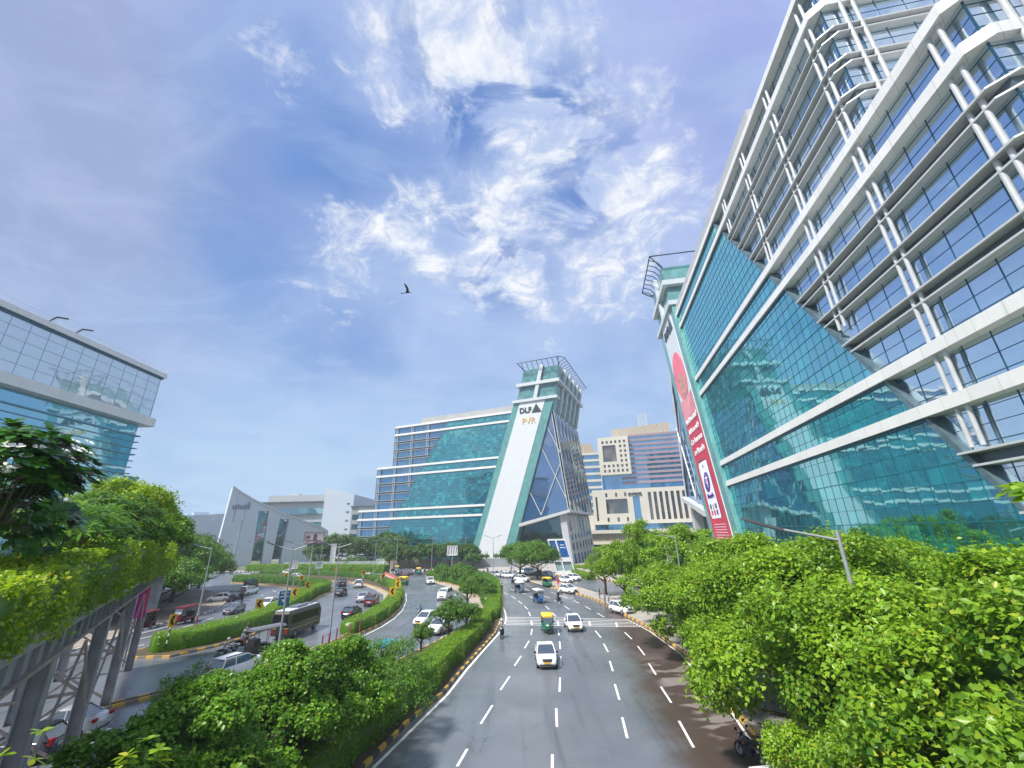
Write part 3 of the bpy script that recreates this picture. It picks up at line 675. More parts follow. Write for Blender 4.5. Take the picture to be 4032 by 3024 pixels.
for i in range(20):
    a = 2*math.pi*i/20; f = .47+.2*math.cos(a); z = 43.2+3.6*math.sin(a); pts.append((BT(f, z), z))
mb.slab(pts, y0-.08, y0-.05); mb.build('portrait_detail', pm('portrait_tan', (.45, .28, .22, 1), .6, 0, .5, .9), ban)
mb = MB(); pts = []
for f, z in ((.28, 12.9), (.80, 12.9), (.84, 13.3), (.84, 23.6), (.78, 24.3), (.30, 24.3), (.24, 23.6), (.24, 13.3)): pts.append((BT(f, z), z))
mb.slab(pts, y0-.08, y0-.04, 0); ph = mb.build('phone_picture', BW, ban)
mb = MB(); bq(mb, .22, .24, 13, 24, y0-.05); bq(mb, .84, .86, 13, 24, y0-.05); bq(mb, .3, .78, 24.35, 24.6, y0-.05); mb.slab([(BT(.54, 23.3)+math.cos(a)*.35, 23.3+math.sin(a)*.25) for a in np.arange(0, 6.2, .7)], y0-.12, y0-.085); mb.build('phone_frame', INK, ban)
cx = BT(.54, 20); mb = MB(); mb.slab([(cx+2.0*math.cos(a), 20+2.0*math.sin(a)) for a in np.arange(0, 6.28, .3)], y0-.13, y0-.09); mb.build('round_logo', PUR, ban)
mb = MB(); y1 = y0-.14   # the glyph inside the round emblem
mb.slab([(cx-1, 20.7), (cx+1., 20.7), (cx+1, 21.0), (cx-1, 21.)], y1-.03, y1); mb.slab([(cx+.3, 18.9), (cx+.6, 18.9), (cx+.6, 20.7), (cx+.3, 20.7)], y1-.03, y1)
mb.slab([(cx-.6, 20.7), (cx-.35, 20.7), (cx-.3, 19.9), (cx+.3, 19.9), (cx+.3, 19.65), (cx-.55, 19.65)], y1-.03, y1); mb.slab([(cx-.2, 21.), (cx+.2, 21.6), (cx+.4, 21.5), (cx+.05, 21.)], y1-.03, y1)
mb.build('logo_glyph', BW, ban)
text('phone_lettering', 'PhonePe', PUR, ban, (BT(.54, 17.0), y1, 16.8), (1, 0, 0), (0, 0, 1), .95, .03)
for j, (zz, row) in enumerate(((15.2, (1, 2, 1)), (14.0, (0, 0, 3)))):
    for i in range(3): mb = MB(); c = BT(.70-.16*i, zz); mb.slab([(c-.42, zz-.42), (c+.42, zz-.42), (c+.42, zz+.42), (c-.42, zz+.42)], y1-.03, y1, 0); mb.build('app_icon', [RED, NAVY, pm('icon_grey', (.5, .5, .5, 1)), PUR][row[i]], ban)
for s_, z, h in (('No Unwanted', 33.8, 1.25), ('Add-ons with', 31.3, 1.25), ('Car Insurance', 28.8, 1.25), ('on PhonePe', 26.3, 1.25)):
    text('banner_lettering', s_, BW, ban, (BT(.5, z), y0-.1, z), (1, 0, 0), (0, 0, 1), h, .03, 'CENTER', .02)
mb = MB()
for i in range(8): bq(mb, .14, .82 if i < 7 else .6, 11.7-i*.48, 11.7-i*.48+.16, y0-.05)
mb.build('fine_print', pm('fine_print_pink', (.75, .45, .5, 1)), ban)
# ================================================================ OTHER BUILDINGS
def frame(az_l, d_l, az_r, d_r, name, label, cat):
    """root at left end of a facade; local x runs right along it, y into the block"""
    a = Vector((math.sin(R(az_l))*d_l, math.cos(R(az_l))*d_l, 0)); b = Vector((math.sin(R(az_r))*d_r, math.cos(R(az_r))*d_r, 0)); d = b-a
    r = empty(name, a, math.atan2(d.y, d.x), label, cat); return r, d.length
# ---- left glass office block
LSKY = glass_mat('pale_mirror_glass', (.42, .50, .56, 1), (.9, .95, 1, 1), .45, 3.2, 3.3, pdark=.03, blind=(.42, .47, .5, 1), pblind=.35, wob=.012)
LBLUE = glass_mat('azure_glass', (.01, .20, .32, 1), (.50, .85, 1, 1), .45, 2.4, 3.3, pdark=.06, blind=(.05, .27, .40, 1), wob=.01, lo=20, hi=40)
r, L = frame(-58, 103, -42.1, 130, 'office_block', 'pale mirror glass office block with blue lower storeys at the far left', 'office building')
z = lambda t: 11+t*130
zt, zm, zl = z(.3031), z(.2145), z(.118)
mb = MB(); mb.box(-14, L-.9, .6, 34, zm+.2, zt-.6); mb.build('upper_glazing', LSKY, r)
mb = MB(); mb.box(-14, L-2.2, 1.6, 33, 0, zm-.9); mb.build('lower_glazing', LBLUE, r)
mb = MB(); mb.box(-15, L, 0, 35, zt-.6, zt+.5); mb.box(-15, L, -.3, 35, zm-1.6, zm+.4); mb.build('white_fascia', WBAND, r)
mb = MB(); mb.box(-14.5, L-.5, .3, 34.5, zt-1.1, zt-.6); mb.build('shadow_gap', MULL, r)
mb = MB()
for k in range(22):
    x = L-1-k*3.2; mb.box(x-.025, x+.025, .56, .62, zm+.4, zt-.6)
for q in range(1, 5): zz = zm+.4+q*(zt-zm-1)/5; mb.box(-14, L-.9, .56, .62, zz-.025, zz+.025); mb.box(L-.95, L-.85, .6, 34, zz-.04, zz+.04)
for k in range(11): mb.box(L-.95, L-.85, .6+k*3.2, .7+k*3.2, zm+.4, zt-.6)
mb.build('mullion_grid', pm('mullion_grey', (.22, .28, .34, 1), .4, .3), r)
mb = MB(); zz = zm-4.2; k = 0
while zz > 8:
    h = .11 if k % 3 == 0 else .06; o_ = .5 if k % 3 == 0 else .3
    mb.box(-14, L-2.2+.9, 1.6-o_, 1.65, zz-h, zz+h); mb.box(L-2.25, L-1.4, 1.0, 33, zz-h, zz+h); zz -= 1.45; k += 1
mb.build('louvre_blade', pm('louvre_blue', (.14, .36, .50, 1), .4, .1), r)
mb = MB(); mb.box(L-2.2, L+4.2, 4, 30, 0, z(.1151)-.4, 0); mb.build('annex', LBLUE, r); mb = MB(); mb.box(L-2.2, L+4.4, 3.8, 30, z(.1151)-.4, z(.1151)); mb.build('annex_coping', pm('louvre_blue', (.2, .4, .5, 1)), r)
mb = MB()
for q in range(34): mb.tube((L-.3-q*1.9, .3, zt+.5), (L-.3-q*1.9, .3, zt+1.6), .035, n=4)
for h in (.9, 1.6): mb.tube((-15, .3, zt+h), (L-.2, .3, zt+h), .035, n=4)
mb.build('roof_railing', WSTEEL, r)
for x in (L-22.5, L-27.5):
    mb = MB(); mb.bar((x, 1, zt+.5), (x+.5, .2, zt+1.9), .22, .22); mb.bar((x+.5, .2, zt+1.9), (x+2.0, -.4, zt+2.3), .25, .28); mb.build('roof_cradle_arm', DSTEEL, r)
# ---- pale sail-shaped building
SAILM = pm('sail_render', (.52, .58, .66, 1), .7, 0, .05, .05)
r, L = frame(-33.84, 240, -23.2, 250, 'sail_building', 'pale grey concave sail shaped building front with tall glass slots', 'office building')
sx = L/10.64
def az2x(a): # azimuth -> x on facade line
    p0 = Vector((math.sin(R(-33.84))*240, math.cos(R(-33.84))*240)); p1 = Vector((math.sin(R(-23.2))*250, math.cos(R(-23.2))*250)); d = p1-p0
    n = Vector((math.cos(R(a)), -math.sin(R(a)))); return -(p0.dot(n))/(d.dot(n))*L
def wpt(px, py):
    u, v = 600+px*.40687, 1850+py*.40687; q = ray(u, v); a = math.degrees(math.atan2(q[0], q[1])); x = az2x(a)
    p = r.location+Vector((math.cos(r.rotation_euler[2])*x, math.sin(r.rotation_euler[2])*x, 0)); return (x, EYE+q[2]/math.hypot(q[0], q[1])*math.hypot(p.x, p.y))
top = [wpt(*p) for p in ((783, 163), (860, 218), (980, 290), (1120, 360), (1300, 440), (1480, 505), (1640, 560), (1700, 600))]
x0b = wpt(700, 650)[0]-1.5
def topz(x):
    for a, b in zip(top[:-1], top[1:]):
        if a[0] <= x <= b[0]: return a[1]+(b[1]-a[1])*(x-a[0])/(b[0]-a[0])
    return top[0][1]
def col(mb, xa_t, xb_t, xa_b, xb_b, z0=0., z1=None, y0=0., y1=5.):
    n = 6; t = [(xa_t+(xb_t-xa_t)*i/n) for i in range(n+1)]
    tp = [(x, topz(x) if z1 is None else z1) for x in t]; mb.slab([(xb_b, z0), (xa_b, z0)]+tp if False else [(xa_b, z0), (xb_b, z0)]+tp[::-1], y0, y1)
o1t, o1b = wpt(780, 525), wpt(765, 640); o1r = wpt(885, 500); o1rb = wpt(860, 640)
g1 = [wpt(1030, 385), wpt(1125, 420), wpt(1062, 885), wpt(958, 885)]; g2 = [wpt(1240, 465), wpt(1322, 505), wpt(1292, 760), wpt(1150, 885)]
mb = MB(); sl = lambda x, zz: x+(zz-20)*0.
B0 = 2.
col(mb, top[0][0]+.01, o1t[0], x0b-1, o1b[0]-1); 
col(mb, o1t[0], o1r[0], o1t[0], o1r[0], z0=o1r[1])
col(mb, o1r[0], g1[0][0], o1rb[0]-1, g1[3][0])
col(mb, g1[0][0], g1[1][0], g1[0][0], g1[1][0], z0=g1[0][1]-.6)
col(mb, g1[1][0], g2[0][0], g1[2][0], g2[3][0])
col(mb, g2[0][0], g2[1][0], g2[0][0], g2[1][0], z0=g2[0][1]-.6)
col(mb, g2[1][0], top[-1][0], g2[1][0]-1.0, top[-1][0]+3)
mb.build('sail_wall', SAILM, r)
SG = glass_mat('slot_glass', (.05, .16, .17, 1), (.55, .75, .85, 1), .35, 2.5, 3.6, pdark=.3, wob=.01)
mb = MB(); mb.slab([g1[3], g1[2], g1[1], g1[0]], 1.5, 4.8); mb.slab([(g2[3][0], 2), (g2[1][0]-1, 2), g2[1], g2[0]], 2.5, 4.8); mb.build('slot_glazing', SG, r)
mb = MB()
for i in range(len(top)-1): mb.bar((top[i][0], 2.5, top[i][1]+.2), (top[i+1][0], 2.5, top[i+1][1]+.2), 6, .5)
mb.build('coping', pm('pale_coping', (.6, .63, .66, 1), .6), r)
lx, lz = wpt(770, 378); 
for i in range(7): mb = MB(); mb.box(lx+i*1.05, lx+i*1.05+.62, -.4, 0, lz, lz+1.6+(i % 3)*.25+(1.8 if i == 6 else 0)); mb.build('wall_letter', pm('letter_grey', (.16, .21, .30, 1)), r)
# ---- offices behind the sail
r, L = frame(-31.2, 285, -20.6, 262, 'office_building', 'pale office building with green ribbon windows behind the sail front', 'office building')
zz = lambda t, d: 11+t*d
mb = MB(); mb.box(0, L*.70, 2, 40, 0, zz(.074, 275)); mb.box(L*.03, L*.69, 8, 34, zz(.074, 275), zz(.089, 276)); mb.build('wall', pm('render_beige', (.42, .44, .45, 1), .7, 0, .05, .08), r)
mb = MB(); mb.slab([(L*.695, 0), (L, 0), (L-.2, zz(.0895, 262)), (L*.82, zz(.098, 265)), (L*.695, zz(.1035, 268))], -1.5, 42); mb.build('blade_wall', SAILM, r)
mb = MB()
for k in range(3): h = zz(.060, 275)-k*7.4; mb.box(L*.12, L*.74, .9, 2.1, h-3.3, h)
mb.build('ribbon_window', SG, r)
mb = MB(); mb.box(-.5, L*.70, .4, 30, zz(.074, 275)-.5, zz(.074, 275)+.1); mb.build('eave', pm('eave_dark', (.1, .13, .16, 1)), r)
mb = MB()
for k in range(7): h = zz(.072, 262)-k*4.6; mb.box(L*.93, L*.96, -1.6, -1.45, h-.9, h)
mb.build('small_window', SG, r)
mb = MB(); mb.tube((L*.55, 12, zz(.089, 276)), (L*.55, 12, zz(.1, 276)), .1, n=5); mb.tube((L*.28, 14, zz(.089, 276)), (L*.28, 14, zz(.097, 276)), .15, n=5); mb.box(L*.24, L*.33, 10, 14, zz(.089, 276), zz(.093, 276)); mb.build('roof_plant', WSTEEL, r)
r, L = frame(-20.9, 250, -15.5, 245, 'office_building', 'low grey wing with green window strips beside the blade wall', 'office building')
mb = MB(); mb.box(0, L, 0, 30, 0, zz(.063, 248)); mb.build('wall', pm('render_grey', (.36, .39, .41, 1), .7, 0, .05, .1), r)
mb = MB()
for k in range(4): h = zz(.048, 248)-k*5; mb.box(.8, L, -.12, .05, h-2.6, h)
mb.build('ribbon_window', SG, r); mb = MB(); mb.box(-.4, L+.4, -.5, 30.5, zz(.063, 248), zz(.066, 248)); mb.build('eave', MATS['eave_dark'], r)
r, L = frame(-38.2, 300, -33.2, 302, 'office_building', 'plain windowless pale block left of the sail front', 'office building')
mb = MB(); mb.slab([(0, 0), (L*.62, 0), (L*.64, zz(.0485, 300)), (1.6, zz(.0455, 300))], 0, 40); mb.slab([(L*.62, 0), (L+6, 0), (L+6, zz(.051, 300)), (L*.64, zz(.0488, 300))], -.6, 40); mb.box(L*.28, L*.55, 8, 20, 15, zz(.0535, 300)); mb.build('wall', pm('render_blue_grey', (.46, .52, .62, 1), .75, 0, .04, .05), r)
# ---- cream office with striped glass seen through the gap
CREAM = pm('cream_render', (.60, .57, .50, 1), .7, 0, .05, .1)
r, L = frame(10.2, 262, 22.6, 262, 'office_building', 'cream and striped glass office building behind, between the two towers', 'office building')
Z = lambda t: 11+t*262
def cx_(a): # azimuth to x
    return L*(math.tan(R(a-16.4))+math.tan(R(6.2)))/(2*math.tan(R(6.2)))
xa, xb, xc = cx_(11.65), cx_(15.7), cx_(22.2)
BLG = glass_mat('azure_ribbon_glass', (.02, .13, .26, 1), (.5, .75, .95, 1), .45, 2.2, 50, pdark=.1, wob=.01); BRN = glass_mat('bronze_glass', (.10, .08, .06, 1), (.6, .55, .5, 1), .3, 2.2, 3, pdark=.2, wob=.01)
mb = MB(); mb.box(xa+.5, xc, 3, 40, Z(.0147), Z(.213)); mb.build('striped_glazing', BLG, r)
mb = MB(); n = 10
for k in range(n+1): h = Z(.215)-k*(Z(.213)-Z(.105))/n*1.0; mb.box(xb if k < 8 else xb-6, xc+.1, 2.6, 3.1, h-1.35, h)
mb.build('spandrel_band', pm('spandrel_mauve', (.30, .22, .27, 1), .6), r)
# punched cream block
def punched(mb, x0, x1, z0, z1, y0, y1, holes):
    xs = sorted({x0, x1, *[h[0] for h in holes], *[h[1] for h in holes]}); zs = sorted({z0, z1, *[h[2] for h in holes], *[h[3] for h in holes]})
    for i in range(len(xs)-1):
        for j in range(len(zs)-1):
            mx_, mz = (xs[i]+xs[i+1])/2, (zs[j]+zs[j+1])/2
            if not any(h[0] < mx_ < h[1] and h[2] < mz < h[3] for h in holes): mb.box(xs[i], xs[i+1], y0, y1, zs[j], zs[j+1])
bz0, bz1 = Z(.1232), Z(.211); bw = xb-xa
holes = []
for i in range(6):
    for j in range(7):
        if i < 4 and 2 <= j <= 5-0 and j < 5+0: continue
        if i < 4 and j in (2, 3, 4): continue
        hx = xa+bw*(.13+i*.142); hz = bz0+(bz1-bz0)*(.06+j*.128); holes.append((hx, hx+bw*.07, hz, hz+(bz1-bz0)*.075))
holes = [h for h in holes if not (h[0] < xa+bw*.62 and bz0+(bz1-bz0)*.29 < h[2] < bz0+(bz1-bz0)*.80)]
holes.append((xa+bw*.14, xa+bw*.58, bz0+(bz1-bz0)*.34, bz0+(bz1-bz0)*.78))
mb = MB(); punched(mb, xa, xb, bz0, bz1, -.5, 3, holes); mb.build('cream_block', CREAM, r)
mb = MB(); mb.box(xa+.4, xb-.4, .8, 2.5, bz0+.4, bz1-.4); mb.build('block_glazing', BRN, r)
# podium
px0, px1 = cx_(10.4), cx_(23.6); pz0, pz1 = Z(.0145), Z(.089)
H_ = pz1-pz0; holes = []
for i in range(9): hx = cx_(17.35)+i*3.1; holes.append((hx, hx+1.75, pz0+H_*.1, pz0+H_*.88))
holes.append((cx_(12.05), cx_(14.75), pz0+H_*.3, pz0+H_*.72)); holes.append((cx_(15.45), cx_(16.3), pz0, pz0+H_*.78))
for a in (12.05, 13.3, 14.45): holes.append((cx_(a), cx_(a)+1.2, pz0+H_*.78, pz0+H_*.9)); holes.append((cx_(a), cx_(a)+1.2, pz0+H_*.07, pz0+H_*.19))
holes.append((cx_(10.75), cx_(11.0), pz0+H_*.1, pz0+H_*.8))
mb = MB(); punched(mb, px0, px1, pz0, pz1, -3, 4, holes); mb.build('podium_wall', CREAM, r)
mb = MB(); mb.box(px0+.5, px1-.5, -1.6, 3.5, pz0+.3, pz1-.4); mb.build('podium_glazing', BRN, r)
mb = MB(); mb.box(cx_(15.45), cx_(16.3), -2.4, -1.7, pz0, pz0+H_*.78); mb.box(px0, px1, -2, 4, Z(.002), pz0); mb.build('glazed_strip', BLG, r)
text('building_lettering', 'cvent', pm('letter_dark', (.07, .08, .1, 1)), r, (cx_(15.75), -3.15, pz0+H_*.80), (1, 0, 0), (0, 0, 1), 2.5, .15, bold=.03)
# fretwork crown and frieze
def fretmat():
    m, nt, p = newmat('carved_screen'); c = nt.coord(); x, y, z = nt.sep(c)
    w = nt.new('ShaderNodeTexWave'); w.wave_type = 'BANDS'; w.bands_direction = 'X'; w.inputs['Scale'].default_value = .42; w.inputs['Distortion'].default_value = 14; w.inputs['Detail'].default_value = 1.5; w.inputs['Detail Scale'].default_value = .35
    nt.link(c, w.inputs[0]); nt.link(nt.mix(nt.mapr(w.outputs['Fac'], .42, .58), (.20, .13, .10, 1), (.66, .60, .48, 1)), p.inputs['Base Color']); p.inputs['Roughness'].default_value = .7; return m
FRET = fretmat()
mb = MB(); mb.slab([(cx_(13.6), Z(.205)), (cx_(21.3), Z(.205)), (cx_(21.3), Z(.240)), (cx_(13.6), Z(.233))], 5, 30); mb.build('carved_crown', FRET, r)
mb = MB(); mb.box(px0-8, px1+8, -6, 4, -9+Z(0)-2+4, Z(-.004)); mb.build('carved_frieze', FRET, r)
mb = MB(); mb.box(px0-8, px1+8, -8, 4, Z(-.004), Z(.003)); mb.box(px0-8, px1+8, -7, 4, Z(-.026), Z(-.022)); mb.build('cream_ledge', CREAM, r)
mb = MB(); mb.box(px0-8, px1+8, -2, 4, 0, Z(-.026)); mb.build('shopfront_glazing', LBLUE, r)
mb = MB()
x, y, w_ = cx_(18.0), 18, 2.6; z0, z1 = Z(.24), Z(.277)
for dx in (-w_, w_):
    for dy in (-w_, w_): mb.tube((x+dx, y+dy, z0), (x+dx, y+dy, z1), .16, n=4)
for k in range(5):
    a = z0+(z1-z0)*k/5; b = z0+(z1-z0)*(k+1)/5
    mb.tube((x-w_, y-w_, a), (x+w_, y-w_, b), .1, n=4); mb.tube((x+w_, y-w_, a), (x-w_, y-w_, b), .1, n=4); mb.tube((x-w_, y-w_, b), (x+w_, y-w_, b), .1, n=4)
    mb.tube((x+w_, y-w_, a), (x+w_, y+w_, b), .1, n=4); mb.tube((x-w_, y+w_, b), (x+w_, y+w_, b), .1, n=4)
mb.build('lattice_mast', WSTEEL, r)
r, L = frame(7.6, 268, 11.7, 268, 'office_building', 'narrow cream banded block with carved crown just right of the centre tower', 'office building')
Z = lambda t: 11+t*268
mb = MB(); mb.box(0, L, 1, 30, 0, Z(.178)); mb.build('ribbon_glazing', BLG, r)
mb = MB()
for k in range(11): h = Z(.178)-k*4.2; mb.box(-.3, L+.2, 0, 30, h-1.4, h)
mb.box(-.3, L, -.8, 1, 0, Z(.04)); mb.build('cream_band', CREAM, r)
mb = MB(); mb.slab([(0, Z(.178)), (L*.9, Z(.178)), (L*.78, Z(.198)), (L*.7, Z(.202)), (0, Z(.2035))], 2, 20); mb.build('carved_crown', FRET, r)
# ---- boundary walls and hoarding at the foot of the centre tower
def wallrun(name, pts, h, mat, label, cat='wall', w=.25):
    mb = MB()
    for a, b in zip(pts[:-1], pts[1:]): mb.bar((a[0], a[1], h/2), (b[0], b[1], h/2), w, h)
    return tag(mb.build(name, mat), label, cat)
HOARD = panel_mat('hoarding_sheet', (.30, .34, .35, 1), (.24, .26, .27, 1), 1.1, 10, .5, var=.2)
wallrun('hoarding', [(-28, 160.5), (-8.8, 158.5), (2.2, 158.0)], 3.0, HOARD, 'grey sheet hoarding in front of the white leaning panel', 'hoarding')
wallrun('hoarding', [(-92, 176), (-62, 170), (-42, 166)], 2.6, HOARD, 'grey sheet hoarding behind the long far hedge', 'hoarding')
wallrun('boundary_wall', [(-48, 163.5), (-28.5, 161.5)], 2.8, pm('wall_beige', (.30, .27, .23, 1), .85, 0, .2, .3), 'beige boundary wall behind the row of roadside trees')
# ================================================================ VEGETATION
L_BIG = leaf_mat('leaf_fresh', (.035, .13, .010, 1), (.30, .50, .03, 1), (.42, .46, .04, 1), .42)
L_MID = leaf_mat('leaf_mid', (.04, .13, .015, 1), (.14, .30, .03, 1), (.24, .30, .03, 1), .34)
L_DARK = leaf_mat('leaf_dark', (.025, .10, .010, 1), (.18, .38, .025, 1), (.28, .38, .03, 1), .36)
L_HEDGE = leaf_mat('leaf_hedge', (.07, .19, .01, 1), (.24, .42, .02, 1), (.42, .46, .03, 1), .4)
L_LIME = leaf_mat('leaf_lime', (.07, .19, .01, 1), (.34, .50, .02, 1), (.58, .55, .03, 1), .42)
L_FAR = leaf_mat('leaf_far', (.04, .11, .03, 1), (.12, .24, .05, 1), (.18, .26, .05, 1), .3)
BARK = pm('bark', (.11, .085, .065, 1), .9, 0, .3, 6, bump=.4)
def noise3(p, seed, sc):
    """cheap smooth pseudo noise on Nx3 points"""
    r = np.random.default_rng(seed); out = np.zeros(len(p))
    for k in range(5):
        d = r.normal(size=3); d /= np.linalg.norm(d); out += np.sin((p@d)*sc*(1+.6*k)+r.uniform(0, 6.28))
    return out/5
def leaves(centres, normals, n, size, spread, rng, droop=.25, narrow=.42, tones=None, upb=.55):
    """n leaves around given cluster centres; each leaf is two folded triangles-pairs"""
    idx = rng.integers(0, len(centres), n); c = centres[idx]+rng.normal(size=(n, 3))*spread
    nn = normals[idx]*.6+rng.normal(size=(n, 3))*.55; nn[:, 2] += upb; nn /= np.linalg.norm(nn, axis=1)[:, None]
    d = rng.normal(size=(n, 3)); d[:, 2] -= droop; d -= nn*np.sum(d*nn, 1)[:, None]; d /= np.linalg.norm(d, axis=1)[:, None]
    s = np.cross(nn, d); L = size*rng.uniform(.65, 1.25, n)[:, None]; w = L*narrow
    base = c; tip = c+d*L-nn*L*.10; mid = c+d*L*.45; lf = mid+s*w+nn*w*.28; rt = mid-s*w+nn*w*.28; mc = mid
    co = np.stack([base, rt, tip, lf], 1).reshape(-1, 3)
    f = np.arange(n)[:, None]*4
    faces = np.concatenate([f+np.array([[0, 1, 2]]), f+np.array([[0, 2, 3]])], 0)
    tb = (tones[idx] if tones is not None else np.full(n, .5))
    tone = np.clip(tb+rng.normal(size=n)*.16, 0, 1); col = np.zeros((n*4, 3)); col[:, 0] = np.repeat(tone, 4); col[:, 1] = np.repeat(rng.uniform(0, 1, n), 4)
    return co, faces, col
def merge(parts):
    co = []; fa = []; cl = []; b = 0
    for c, f, k in parts: co.append(c); fa.append(f+b); cl.append(k); b += len(c)
    return np.concatenate(co), np.concatenate(fa), np.concatenate(cl)
def crown_mesh(name, rx, ry, z0, z1, seed, nclump, nleaf, size, mat, flat=.35, core=True, narrow=.42, lump=.28, clr=.55, lobes=26, lobe=.34, jit=.05):
    """crown: lumpy shell of leaf clumps at several depths plus a ragged inner mass"""
    rng = np.random.default_rng(seed); N = nclump; h = (z1-z0)/2; zc = (z0+z1)/2; M_ = lobes
    i = np.arange(M_)+.5; ph = i*2.39996; cz = 1-(1+flat)*i/M_; sr = np.sqrt(np.maximum(0, 1-cz*cz)); lc = np.stack([sr*np.cos(ph), sr*np.sin(ph), cz], 1)+rng.normal(size=(M_, 3))*.10
    lr = lobe*rng.uniform(.75, 1.3, M_); lk = (1-lobe*.75)*(1+lump*noise3(lc, seed, 2.2)+rng.uniform(-jit, jit*.7, M_))
    li = rng.integers(0, M_, N); u = rng.normal(size=(N, 3)); u += lc[li]*.6; u[:, 2] += .55; u /= np.linalg.norm(u, axis=1)[:, None]
    dep = rng.choice([1., .93, .8, .6], N, p=[.5, .25, .15, .1])
    c = lc[li]*lk[li][:, None]+u*(lr[li]*dep)[:, None]; c = c*np.array([rx, ry, h]); c[:, 2] += zc; c[:, 2] = np.maximum(c[:, 2], z0-.2)
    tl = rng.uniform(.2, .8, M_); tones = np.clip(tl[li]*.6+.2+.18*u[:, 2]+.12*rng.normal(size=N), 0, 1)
    parts = [leaves(c, u, nleaf, size, (rx+ry)*.5*clr/8, rng, narrow=narrow, tones=tones)]
    co, fa, cl = merge(parts)
    if core:
        secs = []; K, Nn = 9, 16; vs = []
        for j in range(K+1):
            th = math.pi*j/K-math.pi/2
            for i in range(Nn):
                ph = 2*math.pi*i/Nn; vs.append((math.cos(th)*math.cos(ph), math.cos(th)*math.sin(ph), max(math.sin(th), -flat)))
        vs = np.array(vs); lm = 1+lump*.6*noise3(vs, seed, 2.2)
        v = vs*np.array([rx, ry, h])*(lm*.58)[:, None]; v += rng.normal(size=v.shape)*.06*rx; v[:, 2] += zc
        q = []
        for j in range(K):
            for i in range(Nn): a, b = j*Nn+i, j*Nn+(i+1) % Nn; q += [(a, b, b+Nn), (a, b+Nn, a+Nn)]
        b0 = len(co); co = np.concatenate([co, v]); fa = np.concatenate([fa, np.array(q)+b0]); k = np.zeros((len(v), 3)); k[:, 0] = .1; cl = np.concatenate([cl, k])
    return raw_mesh(name, co, fa, mat, cl)
def trunk_mb(h, r, spread, seed, nb=6, lean=(0, 0)):
    rng = random.Random(seed); mb = MB(); p = Vector((0, 0, 0)); k = 5; pts = [p.copy()]
    for i in range(k): p = p+Vector((lean[0]*h/k+rng.uniform(-.05, .05)*h/k*2, lean[1]*h/k+rng.uniform(-.05, .05)*h/k*2, h/k)); pts.append(p.copy())
    for i in range(k): mb.tube(pts[i], pts[i+1], r*(1-.1*i), r*(1-.1*(i+1)), n=8, caps=False)
    for b in range(nb):
        a = 2*math.pi*b/nb+rng.uniform(-.4, .4); s = pts[rng.choice([3, 4, 5])]; m = s+Vector((math.cos(a)*spread*.35, math.sin(a)*spread*.35, h*.25)); e = m+Vector((math.cos(a+.3)*spread*.35, math.sin(a+.3)*spread*.35, h*.3))
        mb.tube(s, m, r*.5, r*.32, n=6, caps=False); mb.tube(m, e, r*.32, r*.1, n=5, caps=False)
        e2 = m+Vector((math.cos(a-.6)*spread*.3, math.sin(a-.6)*spread*.3, h*.2)); mb.tube(m, e2, r*.25, r*.08, n=5, caps=False)
    return mb
MESHC = {}
def tree(x, y, rx, z0, z1, label, mat, group=None, seed=1, ncl=260, nleaf=9000, size=.2, ry=None, name='tree', z=0.1, key=None, rz=None, trunk=True, **kw):
    """a tree with its own trunk and crown; crown meshes are shared by key and scaled"""
    r = empty(name, (x, y, z), 0, label, 'tree', group)
    kk = key or (seed, rx, z0, z1, ncl, nleaf, size, mat.name)
    if kk not in MESHC: MESHC[kk] = (crown_mesh('crown', rx, ry or rx, z0, z1, seed, ncl, nleaf, size, mat, **kw), rx, z1-z0, z0)
    me, brx, bh, bz0 = MESHC[kk]
    c = bpy.data.objects.new('crown', me); COL.objects.link(c); parent(c, r)
    sx = rx/brx; sz = (z1-z0)/bh; c.scale = (sx, sx*((ry or rx)/rx if key else 1), sz); c.location = (0, 0, z0-bz0*sz); c.rotation_euler = (0, 0, rz if rz is not None else random.uniform(0, 6.28))
    if trunk: trunk_mb(max(z0+.8, .6), .035*z1+.05, rx, seed+int(x*7+y*3)).build('trunk', BARK, r)
    return r
# --- big trees lining the right pavement (fresh green, long leaves)
GR = 'leafy trees along the right pavement'
RT = [  # x, y, r, z0, z1
 (15.4, 13.0, 6.9, .8, 9.2, 'nearest pavement tree filling the lower right corner'),
 (16.2, 23.5, 7.6, .6, 10.2, 'second pavement tree, hiding the foot of the glass wall'),
 (18.6, 33.5, 7.2, .7, 9.6, 'pavement tree behind the street lamp arm at the right'),
 (18.0, 45.5, 6.8, .8, 7.7, 'pavement tree beside the mud stained lane, in front of the banner foot'),
 (20.0, 57.0, 6.6, 1.4, 12.0, 'tallest pavement tree, just left of the red banner foot'),
 (19.3, 68.0, 6.0, 1.8, 10.9, 'pavement tree overhanging the parked white hatchback'),
 (17.9, 76.0, 4.4, 2.0, 9.2, 'pavement tree over the waiting people'),
 (16.2, 83.5, 3.2, 2.0, 7.0, 'farthest small pavement tree at the tip of the row'),
 (13.9, 16.8, 4.2, .5, 6.2, 'lower leafy tree at the kerb beside the parked motorcycle'), (26, 22, 6.5, 2, 8.9, 'back row tree at the right edge by the glass wall'), (27, 34, 6, 2, 9.4, 'back row tree in front of the teal glass wall'), (14.2, 6.5, 4.4, 3, 9.6, 'tree cut off by the right edge, nearest of all')]
for i, (x, y, r, z0, z1, lb) in enumerate(RT):
    near = y < 38
    tree(x, y, r, z0, z1, lb, L_BIG, GR, 11+(i % 3) if near else 14+i % 2, ncl=1500 if near else 600, nleaf=100000 if near else 26000, size=.21 if near else .25,
         key=('R', i % 2 if near else 2+i % 2), lump=.24, clr=.25, lobes=30 if near else 24, lobe=.225, narrow=.34, jit=.20, rz=i*1.3)
